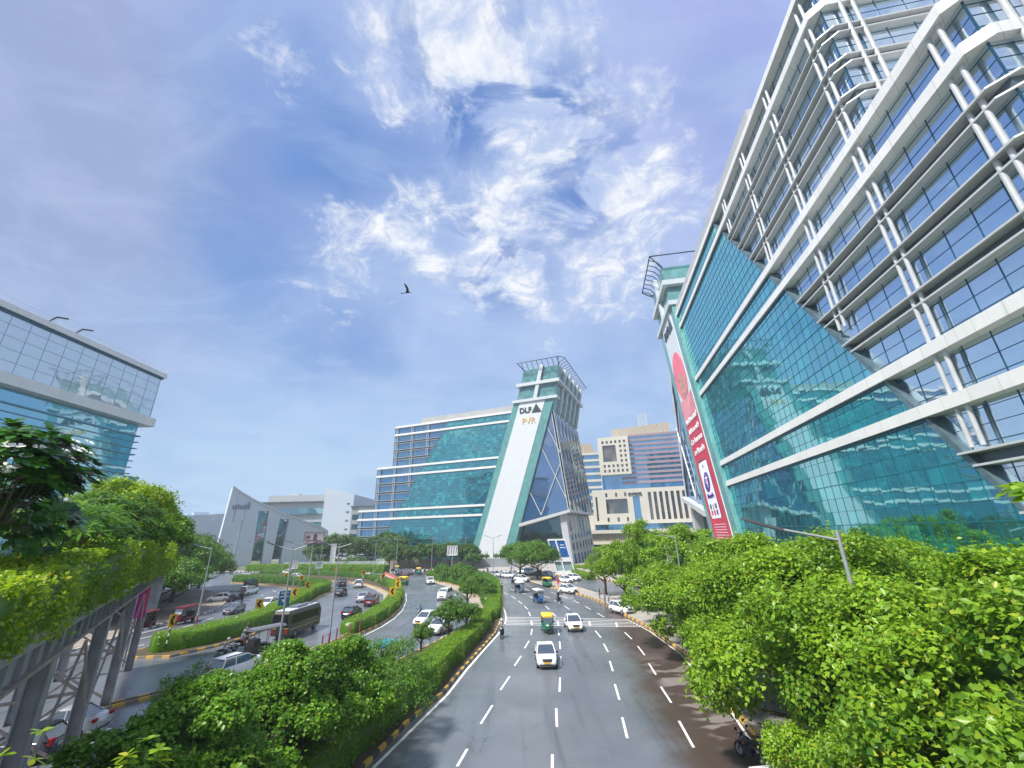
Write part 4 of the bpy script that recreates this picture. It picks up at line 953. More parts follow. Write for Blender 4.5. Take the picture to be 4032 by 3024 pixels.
# --- trees and shrubs on the near median, lower left
GL = 'dark leafy trees on the near median'
LT = [(-11.9, 18.0, 3.3, .6, 5.5, 'nearest dark median tree, bottom left beside the zebra crossing'), (-10.6, 24.0, 3.3, .8, 6.0, 'tall dark median tree in front of the bus'),
      (-14.2, 22.5, 2.5, .4, 4.9, 'dark median tree right of the footbridge legs'), (-10.8, 13.5, 2.6, .3, 4.6, 'low dark median tree at the bottom edge'), (-12.4, 28.0, 2.0, .4, 4.4, 'small dark median tree behind the tall one')]
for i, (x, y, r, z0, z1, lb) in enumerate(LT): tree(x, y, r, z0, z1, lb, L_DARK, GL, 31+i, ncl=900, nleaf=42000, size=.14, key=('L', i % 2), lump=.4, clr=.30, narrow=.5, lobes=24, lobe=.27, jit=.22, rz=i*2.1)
for x, y, r, z1, lb in ((-9.2, 33.5, 2.3, 3.9, 'thin olive median sapling beside the blue roofed rickshaw'), (-8.2, 29.5, 2.4, 3.4, 'olive median bush in front of the half hidden white car'), (-11.9, 32.0, 1.9, 3.2, 'sparse olive bush over the white car roof'), (-19.6, 28.5, 1.5, 3.6, 'small pale sapling by the last footbridge leg')):
    tree(x, y, r, .5, z1, lb, L_MID, 'saplings on the near median', 51, ncl=260, nleaf=7000, size=.12, key=('S', 1), lump=.4, core=False, rz=x)
for (u, v), r, h, lb in (((1842, 2407), 1.6, 4.0, 'round young tree near the bar markings'), ((1765, 2535), 1.9, 3.9, 'young tree standing over the white taxis'), ((1655, 2590), 1.0, 2.6, 'lone slim sapling beside the blue roofed rickshaw lane'), ((1835, 2500), 1.8, 3.1, 'bushy young tree on the median with pale flowers')):
    x, y = G(u, v); tree(x, y, r, h*.35, h, lb, L_MID, 'young trees on the median', 61, ncl=200, nleaf=6000, size=.13, key=('Y', 1), lump=.38, rz=x*3)
for x, y, r, h in ((-6.5, 88, 1.7, 3.0), (-8.5, 95, 1.8, 3.0), (-10.5, 101, 1.9, 3.2), (-13.5, 108, 2.0, 3.5), (-12.0, 114, 2., 3.4), (-17.5, 114, 1.8, 3.), (-5.2, 80, 1.7, 2.8), (-15.5, 121, 2.2, 3.6), (-20, 122, 2.0, 3.4)):
    t_ = tree(x, y, r, .4, h, 'round median shrub', L_MID, 'shrubs on the far part of the median', 71, ncl=160, nleaf=3200, size=.2, key=('M', 1), lump=.34, rz=x, name='shrub')
    t_['label'] = 'round shrub on the median bend, at about %d metres' % y; t_['category'] = 'shrub'
# --- left pavement trees, dense
for i, (x, y, r, z0, z1, lb) in enumerate([(-58.5, 74.5, 6.2, 2.0, 7.9, 'left pavement tree behind the red rickshaw'), (-66.5, 88, 7.5, 2.4, 11.2, 'tallest left pavement tree by the far bend'), (-60.0, 64.5, 5.2, 2.0, 7.6, 'left pavement tree behind the footbridge post'),
        (-74, 98, 7.8, 2, 11.6, 'left tree at the side street mouth'), (-70, 78, 7, 2, 9.4, 'second row tree behind the red rickshaw'), (-84, 92, 8, 2, 11, 'broad tree far along the side street'), (-66, 63, 7, 2, 9.5, 'second row tree behind the pink banner post'),
        (-78.5, 112, 6.2, 1, 8.8, 'tree right of the tallest, at the sail building foot')]):
    tree(x, y, r, z0, z1, lb, L_FAR if i > 2 else L_MID, 'dense trees on the left pavement', 81+i % 2, ncl=420, nleaf=15000, size=.34, key=('P', i % 2, i > 2), lump=.22, clr=.42, rz=i)
# --- row of clipped trees before the centre tower
for i in range(9):
    x, y = -45+i*3.6, 158.5-i*.15
    tree(x, y, 3.1, 2.6, 7.9+.35*math.sin(i*2.3), 'clipped round tree number %d from the left in the row below the centre tower' % (i+1), L_FAR, 'clipped trees in a row before the centre tower', 91+i % 2, ncl=180, nleaf=5200, size=.34, key=('C', i % 2), lump=.15, rz=i)
    COL.objects[-1]
tree(-15.2, 153, 2.7, .8, 5.0, 'lower rounded tree at the right end of the clipped row', L_FAR, None, 95, ncl=160, nleaf=4000, size=.3, lump=.2)
# --- two full trees on the island
tree(1.0, 124.5, 5.0, 2.4, 8.3, 'left one of the two round island trees in front of the gate', L_MID, None, 97, ncl=300, nleaf=11000, size=.33, lump=.18)
tree(5.2, 113.5, 5.4, 2.3, 8.4, 'right one of the two round island trees in front of the gate', L_MID, None, 98, ncl=320, nleaf=12000, size=.33, lump=.18)
# --- far tree belt at the foot of the sail building
fb = [(-80, 181), (-75, 184), (-68, 186), (-61, 187), (-55, 186), (-50, 182)]
for i, (x, y) in enumerate(fb):
    tree(x, y, 6.2, 1.5, 11.3+1.1*math.sin(i*1.9), 'dark bushy tree number %d in the belt at the sail building foot' % (i+1), L_FAR, 'tree belt at the sail building foot', 101+i % 2, ncl=220, nleaf=7000, size=.5, key=('B', i % 2), lump=.24, rz=i*1.1)
for x, y, h in ((-38, 168, 3), (-50, 172, 3.6), (-63, 175, 3.4), (-76, 178, 3.6), (-20, 165, 2.4), (-12, 164, 2.4), (-6, 163, 2.3)):
    t_ = tree(x, y, 4.5 if x < -30 else 3.2, .2, h, 'far shrub', L_FAR, 'far shrubs by the hoardings', 111, ncl=120, nleaf=2600, size=.4, key=('Z', 1), lump=.3, name='shrub', trunk=False); t_['category'] = 'shrub'; t_['label'] = 'low far shrub by the hoarding, at %d metres to the left' % -x
# --- ficus balls on the centre tower forecourt wall
for i in range(11): 
    x = -19.5+i*1.75+(1.6 if i > 5 else 0); t_ = tree(x, 161.0, .95, 2.6, 4.2, 'ball', L_DARK, 'ball shaped planter trees above the hoarding', 113, ncl=70, nleaf=900, size=.2, key=('F', 1), lump=.1); t_['label'] = 'ball shaped planter tree number %d from the left above the hoarding' % (i+1)
# ================================================================ HEDGES
def hedge(name, pts, w, h, label, mat, size, dens, seed, z0=.12, wob=.15, cat='hedge'):
    """clipped hedge along a line: leaf skin over a solid ragged core"""
    rng = np.random.default_rng(seed); P_ = np.array(pts, float); seg = np.linalg.norm(np.diff(P_, axis=0), axis=1); T = np.concatenate([[0], np.cumsum(seg)]); Lt = T[-1]
    ws = np.array(w if isinstance(w, (list, tuple)) else [w]*len(pts), float); hs_ = np.array(h if isinstance(h, (list, tuple)) else [h]*len(pts), float)
    def at(t):
        x = np.interp(t, T, P_[:, 0]); y = np.interp(t, T, P_[:, 1]); e = .4; dx = np.interp(t+e, T, P_[:, 0])-np.interp(t-e, T, P_[:, 0]); dy = np.interp(t+e, T, P_[:, 1])-np.interp(t-e, T, P_[:, 1])
        n = np.stack([-dy, dx], -1); n = n/np.maximum(np.linalg.norm(n, axis=-1), 1e-6)[..., None]; return x, y, n
    per = 2*np.mean(hs_)+np.mean(ws); n = int(Lt*per*dens)
    t = rng.uniform(0, Lt, n); W_ = np.interp(t, T, ws); H_ = np.interp(t, T, hs_); s = rng.uniform(0, 1, n)*(2*H_+W_)
    side = np.where(s < H_, -1, np.where(s < H_+W_, 0, 1)); off = np.where(side == -1, -W_/2, np.where(side == 0, s-H_-W_/2, W_/2)); zz = np.where(side == -1, s, np.where(side == 0, H_, s-H_-W_))
    # rounded top edges
    top = (zz > H_*.82) & (side != 0); off = np.where(top, off*.93, off)
    x, y, nn = at(t); wb = wob*(np.sin(t*.9+seed)+np.sin(t*2.3+off*1.7)*.6+rng.normal(size=n)*.35)
    c = np.stack([x+nn[:, 0]*(off+np.sign(off)*wb*(side != 0)), y+nn[:, 1]*(off+np.sign(off)*wb*(side != 0)), z0+zz*(1+wb*.12)], 1)
    nm = np.stack([nn[:, 0]*side, nn[:, 1]*side, (side == 0)*1.], 1)
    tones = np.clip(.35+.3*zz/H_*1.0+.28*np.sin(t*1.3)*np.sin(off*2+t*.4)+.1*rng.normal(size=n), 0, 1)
    idx = np.arange(n); rng2 = np.random.default_rng(seed+1)
    co, fa, cl = leaves(c, nm, n*2, size, size*.45, rng2, narrow=.5, tones=tones, upb=.35)
    K = max(int(Lt/.8), 2); tt = np.linspace(0, Lt, K+1); vs = []
    for q in tt:
        xx, yy, n_ = at(np.array(q)); w_ = np.interp(q, T, ws)*.44; h_ = np.interp(q, T, hs_)*.92
        for a, b in ((-w_, 0), (-w_, h_*.85), (-w_*.7, h_), (w_*.7, h_), (w_, h_*.85), (w_, 0)):
            j = rng.normal(size=3)*.04; vs.append((xx+n_[0]*a+j[0], yy+n_[1]*a+j[1], z0+b+j[2]))
    q = []
    for k in range(K):
        for i in range(5): a = k*6+i; q += [(a, a+6, a+7), (a, a+7, a+1)]
    for b in (0, K*6): q += [(b, b+1, b+2), (b, b+2, b+3), (b, b+3, b+4), (b, b+4, b+5)]
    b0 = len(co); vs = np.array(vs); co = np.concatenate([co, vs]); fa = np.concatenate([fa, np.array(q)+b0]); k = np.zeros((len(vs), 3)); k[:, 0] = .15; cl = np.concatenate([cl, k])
    me = raw_mesh(name, co, fa, mat, cl); o = bpy.data.objects.new(name, me); COL.objects.link(o); return tag(o, label, cat)
def offs(pts, d):
    o = []
    for i in range(len(pts)):
        a = pts[max(i-1, 0)]; b = pts[min(i+1, len(pts)-1)]; dx, dy = b[0]-a[0], b[1]-a[1]; l = math.hypot(dx, dy); o.append((pts[i][0]-dy/l*d, pts[i][1]+dx/l*d))
    return o
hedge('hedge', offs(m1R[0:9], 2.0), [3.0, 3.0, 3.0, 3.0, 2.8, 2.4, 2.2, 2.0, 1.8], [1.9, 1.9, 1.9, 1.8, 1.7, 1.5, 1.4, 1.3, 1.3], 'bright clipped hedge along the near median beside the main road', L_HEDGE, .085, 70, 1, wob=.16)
hedge('hedge', offs(m1R[8:12], 1.4), 2.2, 1.3, 'narrow hedge on the median past the bar markings', L_HEDGE, .12, 22, 2)
hedge('hedge', offs(m1L[0:7], 1.5)[::-1], 2.6, 1.4, 'rough hedge round the inside of the far median bend', L_MID, .16, 22, 3, wob=.3)
hedge('hedge', offs(m1R[9:14], 2.2), 2.4, 1.4, 'rough hedge at the far tip of the median', L_MID, .16, 18, 4, wob=.3)
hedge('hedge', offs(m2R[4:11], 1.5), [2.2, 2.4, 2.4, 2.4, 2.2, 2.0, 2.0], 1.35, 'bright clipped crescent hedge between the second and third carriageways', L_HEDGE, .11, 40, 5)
hedge('hedge', offs(m2R[10:16], 2.0), 2.2, 1.1, 'rough hedge along the far side of the hairpin', L_MID, .18, 20, 6, wob=.2)
hA = [(-38.9, 50.2), (-36.6, 53.0), (-35.6, 57), (-35.2, 62), (-36.4, 70), (-38.2, 78), (-40.6, 87), (-42.4, 94), (-42.4, 100)]
hedge('hedge', hA, [2.0, 3.2, 3.6, 3.6, 2.8, 2.6, 2.8, 3., 3.], 1.7, 'long bright hedge behind the bus with chevron boards in it', L_HEDGE, .11, 40, 7)
hB = [(-43.5, 100.5), (-46.0, 106.8), (-52.2, 113.2), (-59, 118.5), (-68, 124), (-80, 129.5)]
hedge('hedge', hB, 3.6, 1.6, 'unclipped hedge on the outer bend of the fourth carriageway', L_MID, .18, 24, 8, wob=.35)
fh = [(-101, 168.6), (-84, 163.4), (-68, 157.2), (-54, 151.6), (-42.6, 147.2)]
hedge('hedge', fh, 3.0, 2.3, 'very long straight far hedge below the sail building', L_HEDGE, .24, 14, 9)
hedge('hedge', P([(2236, 2252), (2293, 2270), (2330, 2284)]), 2.4, 1.0, 'low square hedge beside the striped kerb at the plaza', L_HEDGE, .16, 26, 10)
hedge('hedge', [(15, 150), (27, 140), (40, 132)], 3.0, .9, 'low lime hedge at the foot of the gate piers', L_LIME, .2, 16, 11)
mb = MB()
# ================================================================ SKYWALK (elevated footbridge) AT THE LEFT
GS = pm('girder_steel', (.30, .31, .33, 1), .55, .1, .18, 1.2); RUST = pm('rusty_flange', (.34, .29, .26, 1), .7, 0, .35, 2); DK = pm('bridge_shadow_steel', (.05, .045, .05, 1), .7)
az = R(-34.96); bd = Vector((math.sin(az), math.cos(az), 0)); bn = Vector((-math.cos(az), math.sin(az), 0))   # bn: away to the left
br = empty('footbridge', bn*4.0, math.atan2(bd.y, bd.x), 'grey steel elevated footbridge on slanting legs, planted with shrubs, at the far left', 'footbridge')
# local: x along, y = left(away), z up
ZB, ZT = 7.2, 8.6; LX = 58
mb = MB(); mb.box(2, LX, .0, .06, ZB+.12, ZT); mb.box(2, LX, 4.5, 4.56, ZB+.12, ZT)
x = 3.
while x < LX: mb.box(x-.02, x+.02, -.14, 0, ZB+.1, ZT-.1); x += 1.4
mb.build('girder_web', GS, br)
mb = MB(); mb.box(2, LX, -.2, .26, ZB, ZB+.12); mb.box(2, LX, 4.3, 4.8, ZB, ZB+.12); mb.box(2, LX, -.2, .2, ZT-.1, ZT+.02); mb.build('girder_flange', RUST, br)
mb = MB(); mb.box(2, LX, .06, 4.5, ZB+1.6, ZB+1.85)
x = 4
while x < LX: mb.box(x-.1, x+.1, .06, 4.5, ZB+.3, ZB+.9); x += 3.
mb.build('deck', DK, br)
for i, x in enumerate((12.5, 23.8, 34.8, 46, 57)):
    for y in (-.15, 4.4):
        mb = MB(); w = .62; d_ = .55; t = .05; zt = ZB if i < 4 else 9.3; 
        mb.box(x-w/2, x+w/2, y-.02, y+.03, 0, zt); mb.box(x-w/2, x+w/2, y+d_-.05, y+d_, 0, zt); mb.box(x-.04, x+.04, y+.03, y+d_-.05, 0, zt)
        mb.build('leg', GS, br)
    mb = MB()
    for (za, zb) in ((.6, 3.6), (3.6, 6.9)):
        mb.bar((x, .3, za), (x, 4.4, zb), .12, .12); mb.bar((x+.1, 4.4, za), (x+.1, .3, zb), .12, .12); mb.bar((x, .3, zb), (x, 4.5, zb), .14, .14)
    if i < 4: mb.bar((x+.4, -.1, 3.), (x+5.5, -.1, 6.8), .1, .1); mb.bar((x+10.6, -.1, 3.), (x+5.5, -.1, 6.8), .1, .1)
    mb.build('brace', RUST, br)
mb = MB(); mb.box(1, LX-1, -.5, -.05, ZT-.3, ZT+.35); mb.box(1, LX-1, 4.6, 5.1, ZT-.3, ZT+.3); mb.build('planter_trough', GS, br)
mb = MB()
for a, b in ((10, 16.6), (22, 25.5), (31, 34.5)):
    for q in range(5): mb.box(a, b, .95, .99, ZT+1.0+q*.2, ZT+1.07+q*.2)
    mb.box(a, b, .9, 1.05, ZT+2.05, ZT+2.17)
    x = a
    while x <= b: mb.box(x-.04, x+.04, .93, 1.01, ZT, ZT+2.1); x += 1.65
mb.build('railing', WSTEEL, br)
mb = MB()
for x in (24, 31, 38): mb.box(x-.12, x+.12, 1.2, 1.44, ZT, ZT+4.1); mb.bar((x, .9, ZT+4.1), (x+2.2, 3.6, ZT+4.3), .12, .12)
mb.build('pergola_post', WSTEEL, br)
ba = empty('banner', (0, 0, 0), 0, 'magenta and grey motion-streaked banner strapped to the last footbridge leg', 'banner')
px, py, _ = AT(560, 2300, 60); bp = br.location+bd*57
ba.location = (bp.x, bp.y, 0); ba.rotation_euler = br.rotation_euler
mb = MB(); mb.box(-.42, -.36, -.1, .75, 4.3, 9.2); mb.build('magenta_half', pm('banner_magenta', (.42, .01, .22, 1), .5, 0, .4, 1.2), ba)
mb = MB(); mb.box(-.42, -.36, -.95, -.1, 5.0, 9.3); mb.build('grey_half', pm('banner_grey', (.33, .33, .38, 1), .5, 0, .3, 1.5), ba)
mb = MB(); mb.box(-.445, -.425, .0, .14, 4.4, 7.3); mb.build('stripe', pm('banner_coral', (.7, .08, .12, 1)), ba)
def onb(x, y, z): p = br.location+bd*x+bn*y; return (p.x, p.y, z)
# planter shrubs trailing over the girder
def bpts(a, b, n, y, ): return [onb(a+(b-a)*i/n, y, 0)[:2] for i in range(n+1)]
hedge('planter_shrubs', bpts(9.5, 21, 6, -.1), [1.5, 1.7, 1.8, 1.7, 1.6, 1.6, 1.6], [1.3, 1.4, 1.5, 1.4, 1.6, 1.9, 1.9], 'yellow green planter shrubs spilling over the near half of the footbridge girder', L_LIME, .10, 120, 21, z0=ZT+.25, wob=.28, cat='shrub')
hedge('planter_shrubs', bpts(21, 41, 8, -.1), [1.6, 1.7, 1.8, 1.8, 1.8, 1.8, 1.8, 1.7, 1.6], [1.9, 2.0, 2.2, 2.2, 2.2, 2.2, 2.2, 2.1, 2.0], 'yellow green planter shrubs on the farther half of the footbridge girder', L_LIME, .12, 70, 22, z0=ZT+.2, wob=.3, cat='shrub')
hedge('planter_shrubs', bpts(41, 60, 6, .4), 3.0, [2.3, 2.5, 2.6, 2.5, 2.2, 1.8, 1.0], 'rounded lime shrub mass where the footbridge bends away', L_LIME, .16, 36, 23, z0=ZT-.1, wob=.35, cat='shrub')
# frangipani with big leaf rosettes and white flowers
def rosettes(name, label, c, rx, ry, rz, n, size, mat, seed, nl=14, flowers=0, narrow=.2, cat='tree'):
    rng = np.random.default_rng(seed); parts = []; fl = MB(); root = empty(name, c, 0, label, cat)
    tips = []
    for i in range(n):
        u = rng.normal(size=3); u /= np.linalg.norm(u); u[2] = abs(u[2])*1.0 if rng.random() < .7 else u[2]; k = rng.uniform(.55, 1)
        p = np.array([u[0]*rx, u[1]*ry, u[2]*rz])*k; tips.append((p, u))
        ax = u*.6+np.array([0, 0, .7]); ax /= np.linalg.norm(ax); a1 = np.cross(ax, [1, .3, .2]); a1 /= np.linalg.norm(a1); a2 = np.cross(ax, a1)
        co = []; fa = []; cl = []
        for j in range(nl):
            t = j*2.4; el = rng.uniform(.0, .75); d = (a1*math.cos(t)+a2*math.sin(t))*math.cos(el)+ax*math.sin(el); s = np.cross(ax, d); s /= np.linalg.norm(s); L = size*rng.uniform(.7, 1.15); w = L*narrow; up = np.cross(d, s)*-1
            b = len(co); st = [0, .35, .7, 1.]
            wd = [.15, .85, 1., .05]
            for q, ww in zip(st, wd):
                m = p+d*L*q-np.array([0, 0, 1])*L*.28*q*q; co += [m-s*w*ww, m+s*w*ww]
            for q in range(3): fa += [(b+2*q, b+2*q+2, b+2*q+3), (b+2*q, b+2*q+3, b+2*q+1)]
            tn = np.clip(rng.normal(.45, .22), 0, 1); cl += [(tn, rng.random(), 0)]*8
        parts.append((np.array(co), np.array(fa), np.array(cl)))
        if i < flowers:
            for q in range(7):
                fc = p+ax*size*.35+rng.normal(size=3)*.16
                for w5 in range(5):
                    t = w5*1.256; d = a1*math.cos(t)+a2*math.sin(t)+ax*.3; e = fc+d*.12; s = np.cross(ax, d); s = s/np.linalg.norm(s)*.055; fl.add([fc, e-s, e+d*.02, e+s], [(0, 1, 2, 3)])
    co, fa, cl = merge(parts); me = raw_mesh('foliage', co, fa, mat, cl); o = bpy.data.objects.new('foliage', me); COL.objects.link(o); parent(o, root)
    mb = MB()
    for p, u in (tips[::12] if n > 20 else []): mb.tube((p[0]*.25, p[1]*.25, -rz*.6), tuple(p*.6), .018, .015, n=5, caps=False); mb.tube(tuple(p*.6), tuple(p), .015, .008, n=5, caps=False)
    if n > 20: mb.build('branches', BARK, root)
    if flowers: fl.build('flowers', pm('petal_white', (.85, .85, .80, 1), .6), root)
    return root
L_FRAN = leaf_mat('leaf_frangipani', (.012, .07, .01, 1), (.07, .22, .02, 1), (.14, .3, .02, 1), .25, .3)
c = AT(30, 1905, 18.); rosettes('frangipani', 'white flowering frangipani with big rosette leaves on the footbridge at the left edge', c, 1.75, 1.7, 1.75, 150, .42, L_FRAN, 3, 15, 26)
c = AT(-10, 2110, 20.); rosettes('frangipani', 'lower dark frangipani bush behind the footbridge railing', c, 2.2, 1.8, 1.5, 120, .4, L_FRAN, 4, 14, 6)
c = AT(385, 2055, 32.); rosettes('bamboo', 'feathery bamboo like bush on the footbridge beside the frangipani', c, 2.9, 2.6, 1.55, 420, .46, L_MID, 5, 9, 0, .1, 'shrub')
c = AT(250, 2110, 25.); rosettes('bamboo', 'dark drooping bamboo clump low on the footbridge', c, 2.3, 2.2, 1.5, 300, .42, L_DARK, 6, 9, 0, .1, 'shrub')
x, y, z_ = AT(520, 1985, 37)
tree(x, y, 2.3, 1.5, 4.7, 'yellow green bougainvillea with pinkish bracts over the footbridge pergola', L_LIME, None, 121, ncl=260, nleaf=9000, size=.17, lump=.5, z=z_-3.4, core=False)
x, y, z_ = AT(622, 2118, 58)
tree(x, y, 2.6, .8, 5.4, 'dark round tree at the far end of the footbridge', L_DARK, None, 123, ncl=220, nleaf=9000, size=.3, lump=.22, z=z_-3.0)
x, y, z_ = AT(500, 2110, 42)
tree(x, y, 3.0, .6, 3.6, 'dark shrub behind the pergola posts', L_DARK, None, 125, ncl=160, nleaf=6000, size=.25, lump=.3, z=z_-2.1)
# bright leafy sprays at the very bottom and right edges (planter by the viewer)
for (u, v, d, n, s, lb) in ((530, 3045, 4.2, 10, .085, 'bright lime leaf spray poking up at the bottom left edge'), (5, 3035, 4.0, 5, .08, 'small lime leaf spray in the bottom left corner'), (925, 3045, 4.2, 3, .07, 'tiny lime leaf tip at the bottom edge below the dark trees'), (4050, 1955, 6.0, 8, .15, 'leafy twig tip at the right edge before the white columns')):
    c = AT(u, v, d); rosettes('leaf_spray', lb, c, .24 if v == 3045 else .10, .25, .16, n, s, L_LIME if u < 3000 else L_BIG, abs(int(u))+1, 7, 0, .22, 'plant')
# ================================================================ STREET LAMPS
LSTEEL = pm('lamp_galvanised', (.34, .36, .37, 1), .5, .3, .1, 2); LHEAD = pm('lamp_head', (.10, .11, .12, 1), .4, .2); RP = pm('red_base_paint', (.30, .06, .07, 1), .7, 0, .4, 3)
def make_lamp(h=10.2, arms=2, reach=2.6, redbase=True):
    r = empty('street_lamp', (0, 0, 0)); mb = MB(); mb.tube((0, 0, 1.2), (0, 0, h), .105, .06, n=10); mb.build('pole', LSTEEL, r)
    mb = MB(); mb.tube((0, 0, 0), (0, 0, 1.2), .115, .107, n=10); mb.box(-.2, .2, -.2, .2, 0, .06); mb.build('pole_base', RP if redbase else LSTEEL, r)
    for s in ((-1, 1) if arms == 2 else (1,)):
        mb = MB(); mb.tube((0, 0, h-.35), (s*reach*.55, 0, h+.1), .05, n=6); mb.build('arm', LSTEEL, r)
        mb = MB(); a = Vector((s*reach*.5, 0, h+.06)); b = Vector((s*(reach*.5+1.25), 0, h+.52)); mb.bar(a, b, .26, .09); mb.bar(a+Vector((0, 0, -.07)), b+Vector((-s*.1, 0, -.07)), .2, .05); mb.build('lamp_head', LHEAD, r)
    return r
lp = make_lamp(); lp1 = make_lamp(arms=1, reach=3.2)
LD = [((-22.4, 44.3), 2, 12, 'nearest twin arm street lamp, standing in front of the bus'), (G(1293, 2544), 2, 10, 'second twin arm lamp, red footed, beside the post and wire rail'), (G(1943, 2270), 2, 4, 'twin arm street lamp silhouetted on the white leaning panel'),
 (G(1557, 2268), 2, 20, 'twin arm lamp between the red barrier and the parked bikes'), (G(1146, 2363), 2, 30, 'twin arm lamp rising by the blue direction board'), (G(1469, 2290), 2, 60, 'twin arm lamp in the crescent hedge left of the blank boards'), (G(1698, 2254), 2, 10, 'twin arm lamp at the end of the clipped tree row'),
 (G(1832, 2239), 2, 15, 'twin arm lamp right of the framed billboard'), (G(1516, 2236), 1, 0, 'slim lamp rising out of the clipped trees'), (G(1215, 2268), 2, 40, 'slim far lamp just left of the nearest lamp head'), (G(1110, 2262), 2, 40, 'far lamp at the left end of the long far hedge'),
 (G(1252, 2283), 2, 50, 'far lamp by the tiny white banner'), (G(982, 2236), 2, 60, 'far lamp touching the sail building slot'), (G(770, 2467), 1, 195, 'single arm lamp leaning over the red rickshaw'), (G(1055, 2250), 2, 70, 'thin far lamp in front of the tree belt')]
for i, ((x, y), n, rz, lb) in enumerate(LD):
    s = lp if n == 2 else lp1; o = copy_tree(s); o.location = (x, y, .1); o.rotation_euler = (0, 0, R(rz)); tag(o, lb, 'street lamp', 'street lamps on the medians')
# lamps on the right pavement
x, y, zt = AT(3300, 2110, 21.5); o = copy_tree(lp1); o.scale = (1.15, 1.15, zt/10.0); o.location = (x, y, 0); o.rotation_euler = (0, 0, R(160)); tag(o, 'street lamp with a long single arm poking out of the right trees', 'street lamp', 'street lamps on the medians')
x, y, zt = AT(2658, 2112, 52); o = copy_tree(lp1); o.scale = (1.1, 1, zt/10.0); o.location = (x, y, 0); o.rotation_euler = (0, 0, R(170)); tag(o, 'thin street lamp rising from the trees under the red banner', 'street lamp', 'street lamps on the medians')
for root in (lp, lp1):
    for c in kids(root)+[root]: bpy.data.objects.remove(c)
x, y, zt = AT(575, 2200, 24); 
mb = MB(); a = Vector(AT(590, 2200, 59)); b = Vector(AT(738, 2138, 61)); o = empty('street_lamp', (a.x, a.y, 0), 0, 'long rising lamp arm reaching out from the footbridge end', 'street lamp')
o2 = MB(); o2.tube((0, 0, 0), (0, 0, a.z), .09, n=8); o2.build('pole', LSTEEL, o)
mb.tube((0, 0, a.z), b-Vector((a.x, a.y, 0)), .09, n=6); mb.build('arm', LSTEEL, o); mb = MB(); d = (b-a).normalized(); e = b-Vector((a.x, a.y, 0)); mb.bar(e-d*.9, e+d*.5, .34, .16); mb.build('lamp_head', LHEAD, o)
# ================================================================ SIGNS
YEL = pm('sign_yellow', (.75, .42, .01, 1), .45, 0, .08); BLK = pm('sign_black', (.015, .015, .018, 1), .5)
def chevron():
    r = empty('chevron_sign'); mb = MB(); mb.box(-.36, .36, -.03, .0, 1.35, 2.25); mb.build('board', YEL, r)
    mb = MB(); mb.slab([(.22, 2.12), (-.05, 2.12), (-.25, 1.8), (-.05, 1.48), (.22, 1.48), (.0, 1.8)], -.05, -.035); mb.build('arrow', BLK, r)
    mb = MB()
    for k in range(6): mb.tube((0, .03, .0+k*.24), (0, .03, .24+k*.24), .045, n=8, m=k % 2)
    mb.build('post', [BLK, PW], r); return r
cv = chevron()
CH = [(1127.8,2266,'far left on the hairpin'),(1187.5,2276,'by the two white cars on the hairpin'),(1210,2317.5,'half hidden in the hedge tip'),(1158.6,2348,'right of the blue direction board'),(1018.4,2397,'in front of the white hatchback'),(672.4,2470,'at the near hedge end, edge on'),
      (1325,2243,'behind the second lamp pole'),(1432.6,2254,'alone before the far hedge'),(1508.6,2268.7,'left end of the red barrier'),(1567,2286.8,'beside the green rickshaw'),(1566.5,2314,'at the head of the crescent hedge'),(1544.8,2344.7,'lowest one inside the crescent bend')]
for i, (u, v, lb) in enumerate(CH):
    zc = 2.6 if i in (5,) else 2.0; x, y = G(u, v, zc)
    o = cv if i == 0 else copy_tree(cv); o.location = (x, y, zc-1.8); o.rotation_euler = (0, 0, math.atan2(y, x)-math.pi/2+(R(55) if i == 5 else R(random.uniform(-15, 15))))
    if y > 90: o.scale = (1.35,)*3; o.location.z = zc-1.8*1.35
    tag(o, 'yellow chevron board with black arrow, '+lb, 'road sign', 'yellow chevron boards round the bends')
BLU = pm('sign_blue', (.01, .13, .28, 1), .4, 0, .1); SWH = pm('sign_white', (.8, .8, .8, 1), .5)
x, y = G(1118.8, 2358, 2.7); r = empty('direction_sign', (x, y, 0), math.atan2(y, x)-math.pi/2+.15, 'blue direction board with a white slanting arrow in the long hedge', 'road sign')
mb = MB(); mb.box(-.75, .75, -.04, 0, 1.75, 3.75); mb.build('board', BLU, r); mb = MB(); mb.tube((0, .05, 0), (0, .05, 3.7), .05, n=8); mb.build('post', LSTEEL, r)
mb = MB(); mb.bar((.35, -.05, 2.0), (-.1, -.05, 2.45), .16, .02, 0, (0, 1, 0)); mb.slab([(-.32, 2.68), (.12, 2.6), (-.22, 2.25)], -.06, -.045)
for zz, w in ((3.5, .5), (3.28, .2), (3.02, .62)): mb.box(-w, w, -.055, -.045, zz-.06, zz+.05)
mb.build('lettering', SWH, r)
def board(name, u, v, d, w, h, mat, label, cat='billboard', lean=0., extra=None, fm=None):
    x, y, z = AT(u, v, d); r = empty(name, (x, y, 0), math.atan2(y, x)-math.pi/2, label, cat)
    mb = MB(); mb.box(-w/2, w/2, -.06, .06, z-h/2, z+h/2); mb.build('panel', mat, r)
    mb = MB(); mb.tube((0, .12, 0), (0, .12, z+h/2), .14, n=8); mb.build('post', LSTEEL, r)
    mb = MB()
    for a, b in (((-w/2, z-h/2), (w/2, z-h/2)), ((w/2, z-h/2), (w/2, z+h/2)), ((w/2, z+h/2), (-w/2, z+h/2)), ((-w/2, z+h/2), (-w/2, z-h/2))): mb.bar((a[0], -.05, a[1]), (b[0], -.05, b[1]), .2, .2)
    mb.build('frame', fm or SWH, r)
    if extra: extra(r, w, h, z)
    return r
